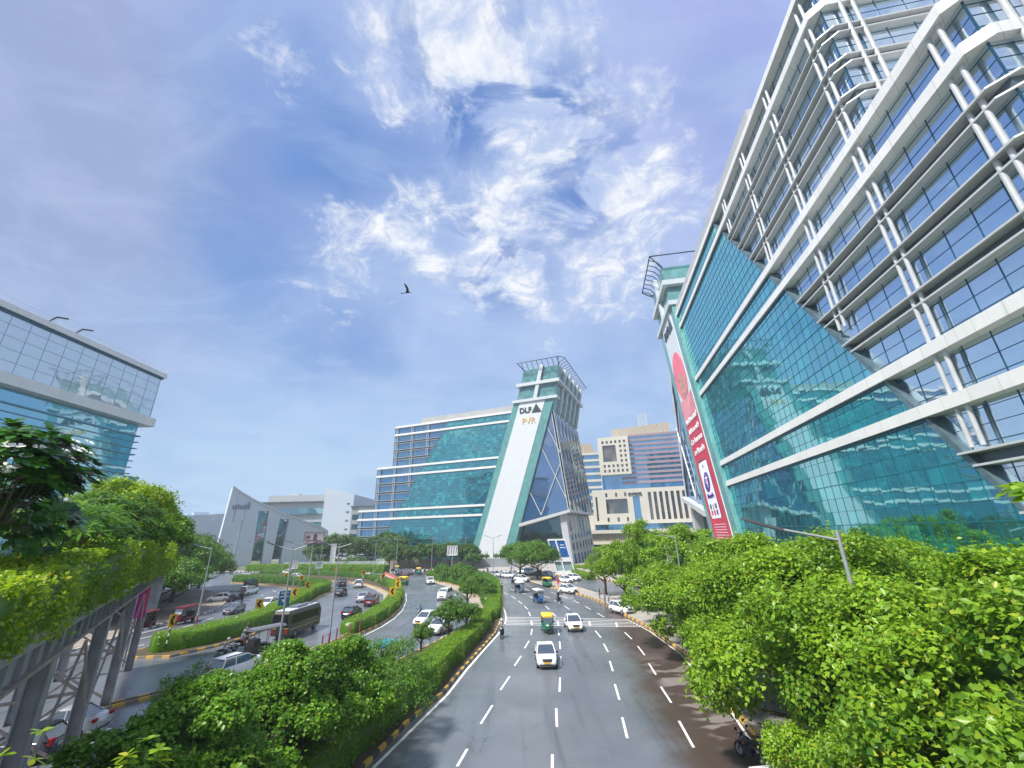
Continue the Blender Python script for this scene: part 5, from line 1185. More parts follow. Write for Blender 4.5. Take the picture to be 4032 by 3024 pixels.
def ex1(r, w, h, z):
    mb = MB(); random.seed(3)
    for k in range(4): mb.bar((-w*.38+k*w*.25, -.09, z-h*.4), (-w*.30+k*w*.25, -.09, z+h*.4), .18, .02, 0, (0, 1, 0))
    mb.build('pattern', BLK, r)
board('billboard', 1781, 2168, 152, 3.3, 2.9, SWH, 'white framed square board with dark slanting streaks on a tall post', extra=ex1)
def ex2(r, w, h, z):
    mb = MB(); mb.box(-w*.42, -w*.2, -.09, -.06, z-h*.1, z+h*.2); mb.box(-w*.42, -w*.1, -.09, -.06, z-h*.3, z-h*.22); mb.box(-w*.05, w*.15, -.09, -.06, z-h*.35, z+h*.25); mb.ball((w*.05, -.08, z+h*.22), .35, .03, .45)
    mb.build('picture', pm('picture_dark', (.18, .10, .12, 1)), r)
board('billboard', 1237, 2117, 120, 4.4, 2.5, pm('poster_pale', (.62, .55, .55, 1), .5), 'pale poster billboard just behind the nearest lamp arms', extra=ex2, fm=pm('poster_frame', (.35, .2, .2, 1)))
board('banner_post', 1311, 2184, 170, 1.5, 7.0, SWH, 'narrow tall blank white banner on a post in front of the tree belt', 'banner')
board('notice_board', 1157, 2224, 165, 2.2, 2.4, SWH, 'small blank white notice board beyond the far hedge', 'sign')
board('notice_board', 1257, 2224, 165, 2.0, 2.0, pm('poster_green', (.4, .5, .42, 1)), 'small pale green notice board beyond the far hedge', 'sign')
board('notice_board', 1497, 2219, 156, 2.4, 2.7, SWH, 'pair of small white boards beneath the clipped trees', 'sign')
# leaning white kiosk with blue screens by the gate
kx, ky = G(2218, 2262); KI = empty('kiosk', (kx, ky, 0), R(-8), 'white leaning kiosk with a blue screen beside the gate piers', 'kiosk')
KWH = pm('kiosk_white', (.72, .74, .76, 1), .35, 0, .05); KG = pm('kiosk_glass', (.25, .36, .38, 1), .08, 0, .2, 1)
def kq(mb, x0, x1, z0, z1, y0, y1, m=0): sh = lambda z: -.25*z+.9; mb.slab([(x0+sh(z0), z0), (x1+sh(z0), z0), (x1+sh(z1), z1), (x0+sh(z1), z1)], y0, y1, m)
mb = MB(); kq(mb, -2.6, 2.6, 0, .9, -.2, 3); kq(mb, -2.6, 2.6, 8.9, 9.3, -.2, 3); kq(mb, -2.6, -2.3, .9, 8.9, -.2, 3); kq(mb, -.5, -.1, .9, 8.9, -.2, 3); kq(mb, 2.3, 2.6, .9, 8.9, -.2, 3); kq(mb, -2.3, 2.3, 3.3, 4.4, -.2, 3); mb.build('frame', KWH, KI)
mb = MB(); kq(mb, -2.3, 2.3, .9, 3.3, .2, 2.6); mb.build('glazing', KG, KI)
mb = MB(); kq(mb, -2.2, -.6, 4.5, 8.6, -.05, .2); kq(mb, .1, 2.2, 4.5, 8.8, -.05, .2); mb.build('screen', pm('screen_blue', (.01, .10, .36, 1), .3, 0, .35, .8), KI)
mb = MB(); kq(mb, .6, 1.7, 7.6, 7.8, -.09, -.06); kq(mb, .4, 1.9, 6.9, 7.1, -.09, -.06); mb.build('screen_lettering', SWH, KI)
# post and wire rail at the median tip, road barrier, bollards
r = empty('wire_fence', (0, 0, 0), 0, 'low post and wire rail with dark red posts on the median tip', 'fence')
fp = [G(1282-18, 2570), G(1322, 2534), G(1374, 2515), G(1414, 2497)]
fp = [fp[0], fp[1], fp[2], fp[3]]
for p in fp: mb = MB(); mb.box(p[0]-.06, p[0]+.06, p[1]-.06, p[1]+.06, .15, 1.55); mb.build('post', RP, r)
mb = MB()
for a, b in zip(fp[:-1], fp[1:]):
    for h in (.5, .85, 1.2, 1.45): mb.tube((a[0], a[1], h), (b[0], b[1], h), .012, n=4)
mb.build('wire', DSTEEL, r)
BR = pm('barrier_red', (.55, .12, .09, 1), .5, 0, .2)
a = Vector(G(1515, 2266)+(0,)); b = Vector(G(1560, 2288)+(0,)); n = 9
bz = None
for i in range(n):
    p = a+(b-a)*(i+.5)/n; d = (b-a)/n*.92; L_ = d.length
    if bz is None:
        bz = empty('road_barrier'); mb = MB(); mb.hull8([(-L_/2, -.3, 0), (L_/2, -.3, 0), (L_/2, .3, 0), (-L_/2, .3, 0)], [(-L_/2, -.1, 1.), (L_/2, -.1, 1.), (L_/2, .1, 1.), (-L_/2, .1, 1.)]); mb.build('body', BR, bz); mb = MB(); mb.box(-L_/2+.2, L_/2-.2, -.32, .32, .35, .5); mb.build('stripe', PW, bz); o = bz
    else: o = copy_tree(bz)
    o.location = p; o.rotation_euler = (0, 0, math.atan2(d.y, d.x)); tag(o, 'one of the red plastic road barriers standing end to end before the parked bikes', 'barrier', 'red road barriers in a line')
# ================================================================ VEHICLES (local: +y is the front, x across, z up)
def cpaint(name, col): return pm(name, col, .28, 0, .04, .8, .5, .6)
WHITE = cpaint('car_white', (.78, .79, .80, 1)); BLACKP = cpaint('car_black', (.018, .02, .028, 1)); GREYP_ = cpaint('car_grey', (.10, .11, .13, 1)); MAROON = cpaint('car_maroon', (.13, .02, .035, 1)); SILV = cpaint('car_silver', (.45, .47, .5, 1)); NAVYP = cpaint('car_navy', (.012, .03, .07, 1))
CG = pm('car_glass', (.10, .13, .16, 1), .05, .55, .1, 1, .9, .8); TY = pm('tyre', (.02, .02, .022, 1), .8, 0, .1); RIM = pm('rim', (.35, .36, .38, 1), .35, .6); TRIM = pm('black_trim', (.02, .02, .022, 1), .5); HL = pm('headlight_glass', (.6, .62, .65, 1), .12, 0, .1, 1, .8); TL = pm('tail_light', (.35, .01, .01, 1), .2); PLY = pm('plate_yellow', (.75, .45, .03, 1), .5); PLW = pm('plate_white', (.7, .7, .7, 1), .5); PLG = pm('plate_green', (.02, .35, .2, 1), .5)
def car(L=4.0, Wd=1.72, H=1.52, kind='sedan', paint=WHITE, plate=PLY, roofrail=False, wagon=False):
    r = empty('car'); w = Wd/2; gb = .2; belt = H*.60
    hood = {'sedan': .93, 'hatch': .98, 'suv': 1.12, 'van': 1.2}[kind]*H/1.52; deck = {'sedan': 1.0, 'hatch': .98, 'suv': 1.08, 'van': 1.15}[kind]*H/1.52
    f = L/2; yf = f-.95 if kind != 'van' else f-.45   # base of windscreen
    yr = {'sedan': -f+.62, 'hatch': -f+.12, 'suv': -f+.1, 'van': -f+.08}[kind]
    yrt = yr+{'sedan': .75, 'hatch': .55, 'suv': .3, 'van': .2}[kind]; yft = yf-{'sedan': .95, 'hatch': .9, 'suv': .8, 'van': .9}[kind]
    def sec(y, top, ww, low=gb, bl=belt):
        bl = min(bl, top-.04); return [(-ww*.86, y, low), (-ww, y, low+.14), (-ww*1.0, y, (low+bl)/2), (-ww*.97, y, bl), (-ww*.84, y, top), (ww*.84, y, top), (ww*.97, y, bl), (ww*1.0, y, (low+bl)/2), (ww, y, low+.14), (ww*.86, y, low)]
    mb = MB(); tr = deck if kind == 'sedan' else belt+.06
    mb.loft([sec(-f, .72, w*.84, .34), sec(-f+.12, .86 if kind == 'sedan' else .9, w*.93, .24), sec(-f+.45, tr, w*.99), sec(yr+.1 if kind == 'sedan' else -f+.8, tr, w), sec(0, belt+.05, w), sec(yf, hood, w*.99), sec((yf+f)/2, hood-.06, w*.97), sec(f-.22, hood-.2, w*.9, .22), sec(f-.04, .64, w*.82, .26), sec(f, .52, w*.76, .3)][::1], 0)
    mb.build('body', paint, r)
    z0 = belt+.0; ht = H; wt = w*.74
    gq = [(-w*.93, yr, tr-.02), (w*.93, yr, tr-.02), (w*.93, yf, hood-.02), (-w*.93, yf, hood-.02)]; gt = [(-wt, yrt, ht-.07), (wt, yrt, ht-.07), (wt, yft, ht-.07), (-wt, yft, ht-.07)]
    mb = MB(); mb.hull8(gq, gt); mb.build('window', CG, r)
    mb = MB(); mb.loft([[(-wt*.97, yrt-.10, ht-.09), (-wt*.97, yrt-.1, ht-.04), (wt*.97, yrt-.1, ht-.04), (wt*.97, yrt-.1, ht-.09)], [(-wt*1.03, yrt+.2, ht-.09), (-wt*.95, yrt+.2, ht), (wt*.95, yrt+.2, ht), (wt*1.03, yrt+.2, ht-.09)], [(-wt*1.03, yft-.3, ht-.09), (-wt*.95, yft-.3, ht), (wt*.95, yft-.3, ht), (wt*1.03, yft-.3, ht-.09)], [(-wt, yft+.06, ht-.1), (-wt, yft+.06, ht-.06), (wt, yft+.06, ht-.06), (wt, yft+.06, ht-.1)]], 0, False)
    for s in (-1, 1):
        for a, b in ((gq[0], gt[0]), (gq[3], gt[3])): mb.bar((s*abs(a[0]), a[1], a[2]), (s*abs(b[0]), b[1], b[2]), .07, .07)
        ym = (yft+yrt)/2-.1; mb.bar((s*w*.94, ym-.05, belt), (s*wt*1.01, ym, ht-.06), .08, .06)
    mb.build('roof', paint, r)
    for s in (-1, 1):
        for y in (-f+.72, f-.75):
            mb = MB(); mb.tube((s*(w-.2), y, .3), (s*(w+.015), y, .3), .31, n=18); t = mb.build('wheel', TY, r)
            mb = MB(); mb.tube((s*(w-.02), y, .3), (s*(w+.03), y, .3), .19, n=12); mb.build('rim', RIM, t)
        mb = MB(); mb.hull8([(s*w*.52, f-.14, .60), (s*w*.86, f-.26, .60), (s*w*.86, f-.30, .62), (s*w*.52, f-.18, .62)], [(s*w*.56, f-.20, .74), (s*w*.87, f-.44, .80), (s*w*.87, f-.52, .80), (s*w*.56, f-.3, .76)]); mb.build('headlight', HL, r)
        mb = MB(); mb.box(s*w*.62, s*w*.93, -f-.01 if kind != 'sedan' else -f+.0, -f+.16, .78, .95 if kind == 'sedan' else 1.05); mb.build('tail_light', TL, r)
        mb = MB(); mb.box(s*(w*.95), s*(w+.17), yf-.32, yf-.22, hood-.0, hood+.13); mb.build('mirror', TRIM, r)
    mb = MB(); mb.hull8([(-w*.40, f-.1, .58), (w*.40, f-.1, .58), (w*.40, f+.01, .58), (-w*.40, f+.01, .58)], [(-w*.5, f-.25, .74), (w*.5, f-.25, .74), (w*.5, f-.06, .74), (-w*.5, f-.06, .74)]); mb.build('grille', TRIM, r)
    mb = MB(); mb.slab([(-w*.7, .30), (w*.7, .30), (w*.78, .40), (-w*.78, .40)], f-.12, f+.012); mb.box(-w*.8, w*.8, -f-.012, -f+.1, .3, .4); mb.build('bumper_insert', TRIM, r)
    mb = MB(); mb.box(-.25, .25, f-.02, f+.025, .44, .56); mb.box(-.25, .25, -f-.03, -f+.0, .62, .74); mb.build('number_plate', plate, r)
    if roofrail: mb = MB(); mb.box(-wt*.93, -wt*.88, yrt, yft, ht, ht+.06); mb.box(wt*.88, wt*.93, yrt, yft, ht, ht+.06); mb.build('roof_rail', TRIM, r)
    return r
PROTO = {}
def put(o, u, v, hd, label, cat, group=None, z=0., dz=0., name=None, s=1.05):
    v = v+(v-2255)*.07 if v > 2255 else v     # measured at the near wheels, placed by the middle
    x, y = G(u, v, z); o.location = (x, y, .005+dz); o.rotation_euler = (0, 0, R(hd)); o.scale = (s,)*3; return tag(o, label, cat, group)
def carput(key, make, u, v, hd, label, cat='car', group='cars on the road', mats=None, z=0., s=1.05):
    """hd: heading of the nose, degrees counter clockwise from +y (world)"""
    if key not in PROTO: PROTO[key] = make(); o = copy_tree(PROTO[key], mats=mats)
    else: o = copy_tree(PROTO[key], mats=mats)
    return put(o, u, v, hd, label, cat, group, z, s=s)
sed = lambda: car(4.0, 1.70, 1.52, 'sedan'); hat = lambda: car(3.75, 1.68, 1.52, 'hatch', plate=PLW); suv = lambda: car(4.1, 1.76, 1.66, 'suv', plate=PLW, roofrail=True); van = lambda: car(4.3, 1.72, 1.75, 'van', plate=PLW); ev = lambda: car(3.8, 1.7, 1.55, 'hatch', plate=PLG)
BK = {WHITE: BLACKP}; GR_ = {WHITE: GREYP_}; MR = {WHITE: MAROON}; SL = {WHITE: SILV}; NV = {WHITE: NAVYP}
C_ = carput
C_('sed', sed, 2150, 2588, 180, 'nearest white sedan with yellow plate, in the second lane of the main road')
C_('sed', sed, 2258, 2462, 183, 'white sedan just crossing the bar markings to the right of the yellow roofed rickshaw')
C_('ev', ev, 2240, 2330, 215, 'white electric hatchback with green plate nearing the pavement, behind the motorcycle', mats=None)
C_('sed', sed, 2055, 2288, 228, 'white sedan rounding the island just left of its first tree', mats={PLY: PLW})
C_('hat', hat, 2003, 2274, 232, 'white car at the island tip, second in the line bending into the main road')
C_('sed', sed, 1950, 2271, 235, 'blue and white taxi half hidden by the median shrubs', mats={WHITE: SILV})
C_('sed', sed, 2228, 2292, 205, 'white sedan in the slip road beside the striped kerb', mats={PLY: PLW})
C_('hat', hat, 2262, 2284, 205, 'white hatchback right behind another white car in the slip road')
C_('sed', sed, 2128, 2268, 250, 'dark blue car parked behind the right island tree', mats={WHITE: NAVYP, PLY: PLW})
C_('hat', hat, 2161, 2272, 210, 'pale grey car parked beyond the island, right of the dark blue car', mats=SL)
C_('suv', suv, 2090, 2262, 215, 'white car parked between the two island trees')
C_('hat', hat, 2066, 2258, 240, 'white car parked behind the left island tree')
C_('hat', hat, 2448, 2404, 205, 'white hatchback parked half under the trees at the right kerb')
C_('hat', hat, 1675, 2446, 160, 'white taxi hatchback with yellow plate side by side with the green plated one', mats={PLW: PLY})
C_('ev', ev, 1733, 2475, 160, 'white electric hatchback with green plate, leading the pair of taxis')
C_('van', van, 1752, 2352, 172, 'boxy white van alone in the bend')
C_('sed', sed, 1693, 2296, 195, 'small white sedan entering the bend by the median tip', mats={PLY: PLW})
C_('sed', sed, 1512, 2293, 245, 'white car seen over the far end of the crescent hedge', mats={PLY: PLW})
C_('hat', hat, 1455, 2278, 245, 'white car mostly hidden beyond the hairpin hedge')
C_('sed', sed, 1745, 2258, 100, 'white sedan passing behind the round shrubs', mats={PLY: PLW})
C_('hat', hat, 1862, 2273, 100, 'white car roof showing between the median shrubs')
C_('hat', hat, 1385, 2420, -4, 'black hatchback alone in the third carriageway, seen from behind', mats=BK)
C_('suv', suv, 1463, 2375, 5, 'maroon hatchback with tall red tail lamps', mats=MR)
C_('sed', sed, 1433, 2360, 1, 'silver grey sedan half behind the maroon hatchback', mats={WHITE: SILV, PLY: PLW})
C_('hat', hat, 1341, 2340, 6, 'black hatchback just right of the second lamp pole', mats=BK)
C_('suv', suv, 1343, 2305, 30, 'black utility car under the second lamp pole', mats=BK)
C_('suv', suv, 1412, 2308, 15, 'white utility car beside the inner hedge, seen from behind')
C_('sed', sed, 920, 2404, 186, 'dark grey sedan in front of the jeep', mats={WHITE: GREYP_, PLY: PLW})
C_('hat', hat, 1052, 2385, 183, 'white hatchback behind the chevron board of the long hedge')
C_('suv', suv, 978, 2335, -5, 'white utility car seen from behind on the fourth carriageway')
C_('suv', suv, 988, 2308, 5, 'dark green utility car ahead of the white one', mats=BK)
C_('suv', suv, 981, 2282, 10, 'white car leaving past the outer hedge')
C_('hat', hat, 960, 2278, 60, 'white car at the side street mouth')
C_('suv', suv, 1135, 2262, 70, 'white utility car below the far hedge')
C_('hat', hat, 1170, 2279, 250, 'white car roof between two chevron boards')
C_('suv', suv, 925, 2635, -18, 'white utility car from behind, cut by the dark trees at lower left')
C_('sed', sed, 1222, 2622, 155, 'white sedan seen through the olive sapling', mats={PLY: PLW})
C_('sed', sed, 240, 2860, 100, 'silver sedan below the footbridge legs beside the zebra crossing', mats={WHITE: SILV, PLY: PLW})
C_('hat', hat, 60, 2950, 100, 'dark car in the bottom left corner under the footbridge', mats=BK)
C_('hat', hat, 860, 2362, 110, 'white car parked at the rounded kerb under the left trees')
for i, (u, v, h_, m) in enumerate(((1594, 2268, 205, MR), (1571, 2264, 200, BK), (1610, 2262, 210, GR_))): C_('hat', hat, u, v, h_, ('maroon car', 'black car', 'dark grey car')[i]+' queuing at the far junction beside the red barrier', mats=m)
# ---- bus
def bus():
    BP = pm('bus_bronze', (.055, .043, .036, 1), .3, .2, .08, .6, .5, .5); r = empty('bus'); w, L, H = 1.1, 7.4, 2.95; f = L/2; mb = MB()
    def sc(y, wt, zt, z0=.35, k=1): return [(-w*k, y, z0), (-w*k, y, zt-.35), (-wt, y, zt), (wt, y, zt), (w*k, y, zt-.35), (w*k, y, z0)]
    mb.loft([sc(-f, w*.78, H-.25, .5, .95), sc(-f+.25, w*.86, H-.03), sc(f-.5, w*.86, H-.03), sc(f, w*.74, H-.4, .45, .93)], 0, False); mb.build('body', BP, r)
    mb = MB(); mb.box(-w*.8, w*.8, -f+.15, f-.7, H-.04, H+.06); mb.build('roof', pm('bus_roof', (.5, .52, .54, 1), .4), r)
    mb = MB(); mb.box(-.6, .6, -1.4, .9, H+.06, H+.26); mb.box(-.45, .45, 1.6, 2.4, H+.06, H+.2); mb.build('roof_unit', pm('roof_unit', (.12, .14, .2, 1), .4), r)
    mb = MB()
    for s in (-1, 1): mb.box(s*(w-.02), s*(w+.012), -f+.55, f-.9, 1.55, 2.45)
    DG = pm('bus_dark_glass', (.008, .012, .014, 1), .12, 0, .1, 1, .35); mb.build('window', DG, r)
    mb = MB(); mb.slab([(-w*.9, 1.25), (w*.9, 1.25), (w*.82, 2.6), (-w*.82, 2.6)], -f-.03, -f+.2); mb.build('rear_window', DG, r); mb = MB(); mb.slab([(-w*.88, 1.2), (w*.88, 1.2), (w*.76, 2.5), (-w*.76, 2.5)], f-.3, f+.02); mb.build('windscreen', CG, r)
    mb = MB()
    for s in (-1, 1): mb.box(s*(w-.0), s*(w+.014), -f+.3, f-.3, .95, 1.03)
    mb.box(-w, w, -f-.05, -f, 1.15, 1.22); mb.build('gold_stripe', pm('bus_gold', (.5, .33, .08, 1), .4), r)
    for s in (-1, 1):
        for y in (-f+1.5, f-1.4): mb = MB(); mb.tube((s*(w-.25), y, .42), (s*(w+.02), y, .42), .43, n=18); t = mb.build('wheel', TY, r); mb = MB(); mb.tube((s*w, y, .42), (s*(w+.04), y, .42), .24, n=12); mb.build('rim', RIM, t)
        mb = MB(); mb.box(s*w*.62, s*w*.9, -f-.04, -f+.1, .75, 1.0); mb.build('tail_light', TL, r)
    return r
b = bus(); put(b, 1165, 2478, -4, 'bronze grey minibus with gold stripe and black glazing beside the long hedge', 'bus', z=.0, s=1.0)
# ---- rickshaws
def auto(green=(.012, .13, .07, 1), roof=(.72, .50, .05, 1)):
    GP = cpaint('auto_green', green); YP = pm('auto_canopy', roof, .6, 0, .1); r = empty('auto_rickshaw'); mb = MB()
    def s_(y, w, z0, z1): return [(-w*.85, y, z0), (-w, y, z0+.12), (-w, y, z1-.08), (-w*.85, y, z1), (w*.85, y, z1), (w, y, z1-.08), (w, y, z0+.12), (w*.85, y, z0)]
    mb.loft([s_(-1.3, .58, .35, .95), s_(-1.15, .64, .26, 1.0), s_(-.2, .65, .24, .98), s_(.45, .62, .24, .55), s_(.75, .48, .28, 1.02), s_(1.15, .30, .42, .98), s_(1.3, .16, .5, .8)]); mb.build('body', GP, r)
    mb = MB(); mb.loft([[(-w, y, z), (-w*.9, y, z+.1), (w*.9, y, z+.1), (w, y, z), (w, y, z-.3 if y < -.3 else z-.06), (-w, y, z-.3 if y < -.3 else z-.06)] for y, w, z in ((-1.28, .54, 1.5), (-1.1, .62, 1.62), (-.2, .64, 1.66), (.5, .6, 1.62), (.72, .52, 1.5))]); mb.box(-.6, .6, -1.26, -1.2, .9, 1.5); mb.build('canopy', YP, r)
    mb = MB(); mb.hull8([(-.46, .92, 1.0), (.46, .92, 1.0), (.46, .95, 1.0), (-.46, .95, 1.0)], [(-.5, .66, 1.52), (.5, .66, 1.52), (.5, .69, 1.52), (-.5, .69, 1.52)]); mb.build('windscreen', CG, r)
    mb = MB()
    for s in (-1, 1): mb.tube((s*.5, .93, .98), (s*.52, .68, 1.55), .03, n=5); mb.tube((s*.62, -.15, .9), (s*.62, -.15, 1.6), .03, n=5); mb.box(s*.5, s*.66, .86, .92, 1.05, 1.2)
    mb.build('frame', TRIM, r); mb = MB(); mb.box(-.5, .5, -1.0, -.4, .95, 1.3); mb.build('seat', TRIM, r)
    mb = MB(); mb.tube((-.05, 1.05, .22), (.05, 1.05, .22), .22, n=14); mb.build('wheel', TY, r)
    for s in (-1, 1): mb = MB(); mb.tube((s*.5, -.85, .22), (s*.62, -.85, .22), .22, n=14); mb.build('wheel', TY, r)
    mb = MB(); mb.ball((0, 1.28, .82), .1, .06, .1); mb.build('headlight', HL, r)
    return r
def erick(body, roof, name, umb=False):
    BP = cpaint(name+'_paint', body); RP_ = pm(name+'_roof', roof, .5, 0, .06); r = empty('electric_rickshaw'); mb = MB()
    mb.hull8([(-.45, -1.3, .3), (.45, -1.3, .3), (.45, .5, .3), (-.45, .5, .3)], [(-.5, -1.35, .75), (.5, -1.35, .75), (.5, .45, .62), (-.5, .45, .62)])
    mb.hull8([(-.34, .95, .35), (.34, .95, .35), (.2, 1.25, .4), (-.2, 1.25, .4)], [(-.42, .95, 1.1), (.42, .95, 1.1), (.3, 1.12, 1.05), (-.3, 1.12, 1.05)]); mb.box(-.45, .45, .4, 1.0, .28, .36); mb.build('body', BP, r)
    mb = MB()
    if umb: mb.loft([[(math.cos(t)*.9*k, math.sin(t)*1.25*k-.1, z) for t in np.arange(0, 6.28, .524)] for k, z in ((1, 1.72), (.96, 1.82), (.6, 1.95), (.1, 2.0))])
    else:
        mb.loft([[(-.58, y, 1.72), (-.58, y, 1.80), (-.45, y, 1.9), (.45, y, 1.9), (.58, y, 1.80), (.58, y, 1.72)] for y in (-1.4, -.5, .5, 1.1)], 0, False)
    mb.build('roof', RP_, r)
    mb = MB()
    for s in (-1, 1):
        for y in (-1.3, -.35, .42): mb.tube((s*.5, y, .6), (s*.53, y, 1.74), .022, n=5)
        mb.tube((s*.4, 1.0, 1.05), (s*.5, .85, 1.74), .022, n=5)
    mb.build('frame', TRIM, r)
    mb = MB(); mb.hull8([(-.38, .97, 1.12), (.38, .97, 1.12), (.38, .99, 1.12), (-.38, .99, 1.12)], [(-.48, .84, 1.7), (.48, .84, 1.7), (.48, .86, 1.7), (-.48, .86, 1.7)]); mb.build('windscreen', pm('thin_windscreen', (.35, .4, .45, 1), .08, 0, .1, 1, .8), r)
    mb = MB(); mb.box(-.45, .45, -1.2, -.75, .75, 1.2); mb.box(-.45, .45, -.4, .05, .6, .8); mb.build('seat', TRIM, r)
    mb = MB(); mb.tube((-.04, 1.15, .25), (.04, 1.15, .25), .25, n=14); mb.build('wheel', TY, r)
    for s in (-1, 1): mb = MB(); mb.tube((s*.42, -1.0, .25), (s*.52, -1.0, .25), .25, n=14); mb.build('wheel', TY, r)
    mb = MB(); mb.ball((0, 1.2, .88), .08, .05, .08); mb.build('headlight', HL, r)
    return r
RGP = 'rickshaws on the road'
a0 = auto(); put(a0, 2157, 2474, 180, 'green auto rickshaw with yellow canopy, centred on the bar markings', 'auto rickshaw', RGP, s=1.12)
for u, v, h_, lb in ((2158, 2308, 205, 'green auto rickshaw with yellow canopy at the island edge near the woman in pink'), (1584, 2301, 60, 'green auto rickshaw seen from behind next to the chevron boards'), (1648, 2262, 200, 'far green and yellow auto rickshaw facing out of the side street'), (1562, 2253, 200, 'farthest pale roofed rickshaw among the parked bikes')):
    put(copy_tree(a0), u, v, h_, lb, 'auto rickshaw', RGP, s=1.12)
put(erick((.02, .08, .28, 1), (.55, .58, .60, 1), 'ricka'), 2122, 2366, 196, 'blue electric rickshaw with flat white roof in the second lane', 'rickshaw', RGP, s=1.1)
put(erick((.10, .16, .24, 1), (.62, .62, .60, 1), 'rickb', True), 2048, 2328, 205, 'grey blue rickshaw with oval white canopy near the median', 'rickshaw', RGP, s=1.1)
put(erick((.03, .18, .28, 1), (.02, .26, .42, 1), 'rickc'), 1482, 2636, 160, 'electric rickshaw with bright blue roof in front of the near median trees', 'rickshaw', RGP, s=1.25)
put(erick((.16, .01, .02, 1), (.13, .015, .02, 1), 'rickd'), 717, 2442, 178, 'dark red electric rickshaw by the left kerb', 'rickshaw', RGP, s=1.2)
put(erick((.14, .012, .02, 1), (.12, .02, .02, 1), 'ricke'), 562, 2462, 185, 'red rickshaw mostly behind the footbridge leg', 'rickshaw', RGP, s=1.15)
put(erick((.02, .02, .025, 1), (.03, .03, .035, 1), 'rickf'), 930, 2362, -15, 'black three wheeler with a spare wheel, behind the dark grey sedan', 'rickshaw', RGP, s=1.1)
put(erick((.02, .02, .022, 1), (.12, .13, .15, 1), 'rickg'), 1042, 2555, -30, 'black canvas three wheeler with grey roof, just behind the bus', 'rickshaw', RGP, s=1.35)
# parked delivery cart with ribbed white roof, bottom right
x, y = G(3085, 3075, 1.7); r = empty('delivery_cart', (x, y, 0), R(8), 'parked cart with ribbed white roof at the bottom edge below the right trees', 'cart')
mb = MB(); mb.box(-.62, .62, -1.2, 1.2, 1.62, 1.68)
for k in range(13): mb.box(-.62, .62, -1.15+k*.185, -1.08+k*.185, 1.68, 1.71)
mb.build('roof', SWH, r); mb = MB(); mb.box(-.55, .55, -1.1, 1.1, .45, .95); mb.build('body', GREYP_, r)
mb = MB()
for s in (-1, 1):
    for q in (-1.1, 1.1): mb.tube((s*.56, q, .5), (s*.56, q, 1.62), .025, n=6)
mb.build('frame', TRIM, r)
for s in (-1, 1): mb = MB(); mb.tube((s*.5, -.7, .28), (s*.6, -.7, .28), .28, n=14); mb.build('wheel', TY, r)
# ---- motorcycles and their riders, pedestrians
def moto(col):
    MPn = cpaint('bike_%d' % int(col[0]*1000+col[2]*100), col); r = empty('motorcycle')
    for y in (-.62, .66):
        mb = MB(); N = 16
        secs = [[(math.cos(b)*.045, y+math.cos(a)*(.26+math.sin(b)*.045), .3+math.sin(a)*(.26+math.sin(b)*.045)) for b in np.arange(0, 6.28, 1.05)] for a in np.arange(0, 6.2832+.01, 2*math.pi/N)]
        mb.loft(secs, 0, True, False); t = mb.build('wheel', TY, r); mb = MB(); mb.tube((-.03, y, .3), (.03, y, .3), .2, n=10); mb.build('rim', RIM, t)
    mb = MB(); mb.ball((0, .18, .82), .15, .3, .14); mb.hull8([(-.1, -.75, .72), (.1, -.75, .72), (.14, -.05, .6), (-.14, -.05, .6)], [(-.09, -.8, .84), (.09, -.8, .84), (.13, 0, .76), (-.13, 0, .76)]); mb.ball((0, .66, .62), .07, .2, .06); mb.build('tank', MPn, r)
    mb = MB(); mb.ball((0, -.3, .85), .13, .42, .06); mb.build('seat', TRIM, r)
    mb = MB(); mb.box(-.14, .14, -.15, .3, .3, .62); mb.bar((0, -.6, .35), (0, .1, .45), .1, .1); mb.tube((.16, -.7, .42), (.14, .2, .32), .045, n=6); mb.build('engine', DSTEEL, r)
    mb = MB(); 
    for s in (-1, 1): mb.tube((s*.08, .66, .3), (s*.07, .42, .95), .025, n=5)
    mb.tube((-.34, .32, 1.05), (.34, .32, 1.05), .018, n=5); mb.tube((0, .42, .9), (0, .36, 1.05), .04, n=5); mb.build('handlebar', TRIM, r)
    mb = MB(); mb.ball((0, .52, .92), .1, .08, .1); mb.build('headlight', HL, r)
    for s in (-1, 1): mb = MB(); mb.tube((s*.28, .32, 1.05), (s*.32, .34, 1.2), .01, n=4); mb.box(s*.27, s*.4, .33, .35, 1.18, 1.28); mb.build('mirror', TRIM, r)
    return r
SKIN = pm('skin_brown', (.22, .11, .065, 1), .6, 0, .08); HAIR = pm('hair_black', (.012, .01, .01, 1), .6)
POSES = {
 'stand': dict(pel=(0, 0, .92), chest=(0, .01, 1.32), neck=(0, .0, 1.48), head=(0, .02, 1.62), sh=.19, el=((-.25, -.03, 1.16), (.25, -.03, 1.16)), ha=((-.26, .05, .92), (.26, .05, .92)), kn=((-.1, .03, .5), (.1, .03, .5)), ft=((-.1, 0, .08), (.11, 0, .08))),
 'walk': dict(pel=(0, 0, .92), chest=(0, .03, 1.32), neck=(0, .03, 1.48), head=(0, .06, 1.62), sh=.19, el=((-.25, -.12, 1.16), (.25, .08, 1.16)), ha=((-.25, -.08, .94), (.25, .24, .98)), kn=((-.1, .16, .52), (.1, .0, .5)), ft=((-.1, .28, .08), (.1, -.25, .14))),
 'ride': dict(pel=(0, -.22, .95), chest=(0, -.06, 1.30), neck=(0, .0, 1.44), head=(0, .04, 1.58), sh=.2, el=((-.3, .08, 1.12), (.3, .08, 1.12)), ha=((-.31, .3, 1.07), (.31, .3, 1.07)), kn=((-.22, .2, .78), (.22, .2, .78)), ft=((-.18, .02, .36), (.18, .02, .36)))}
PERS = {}
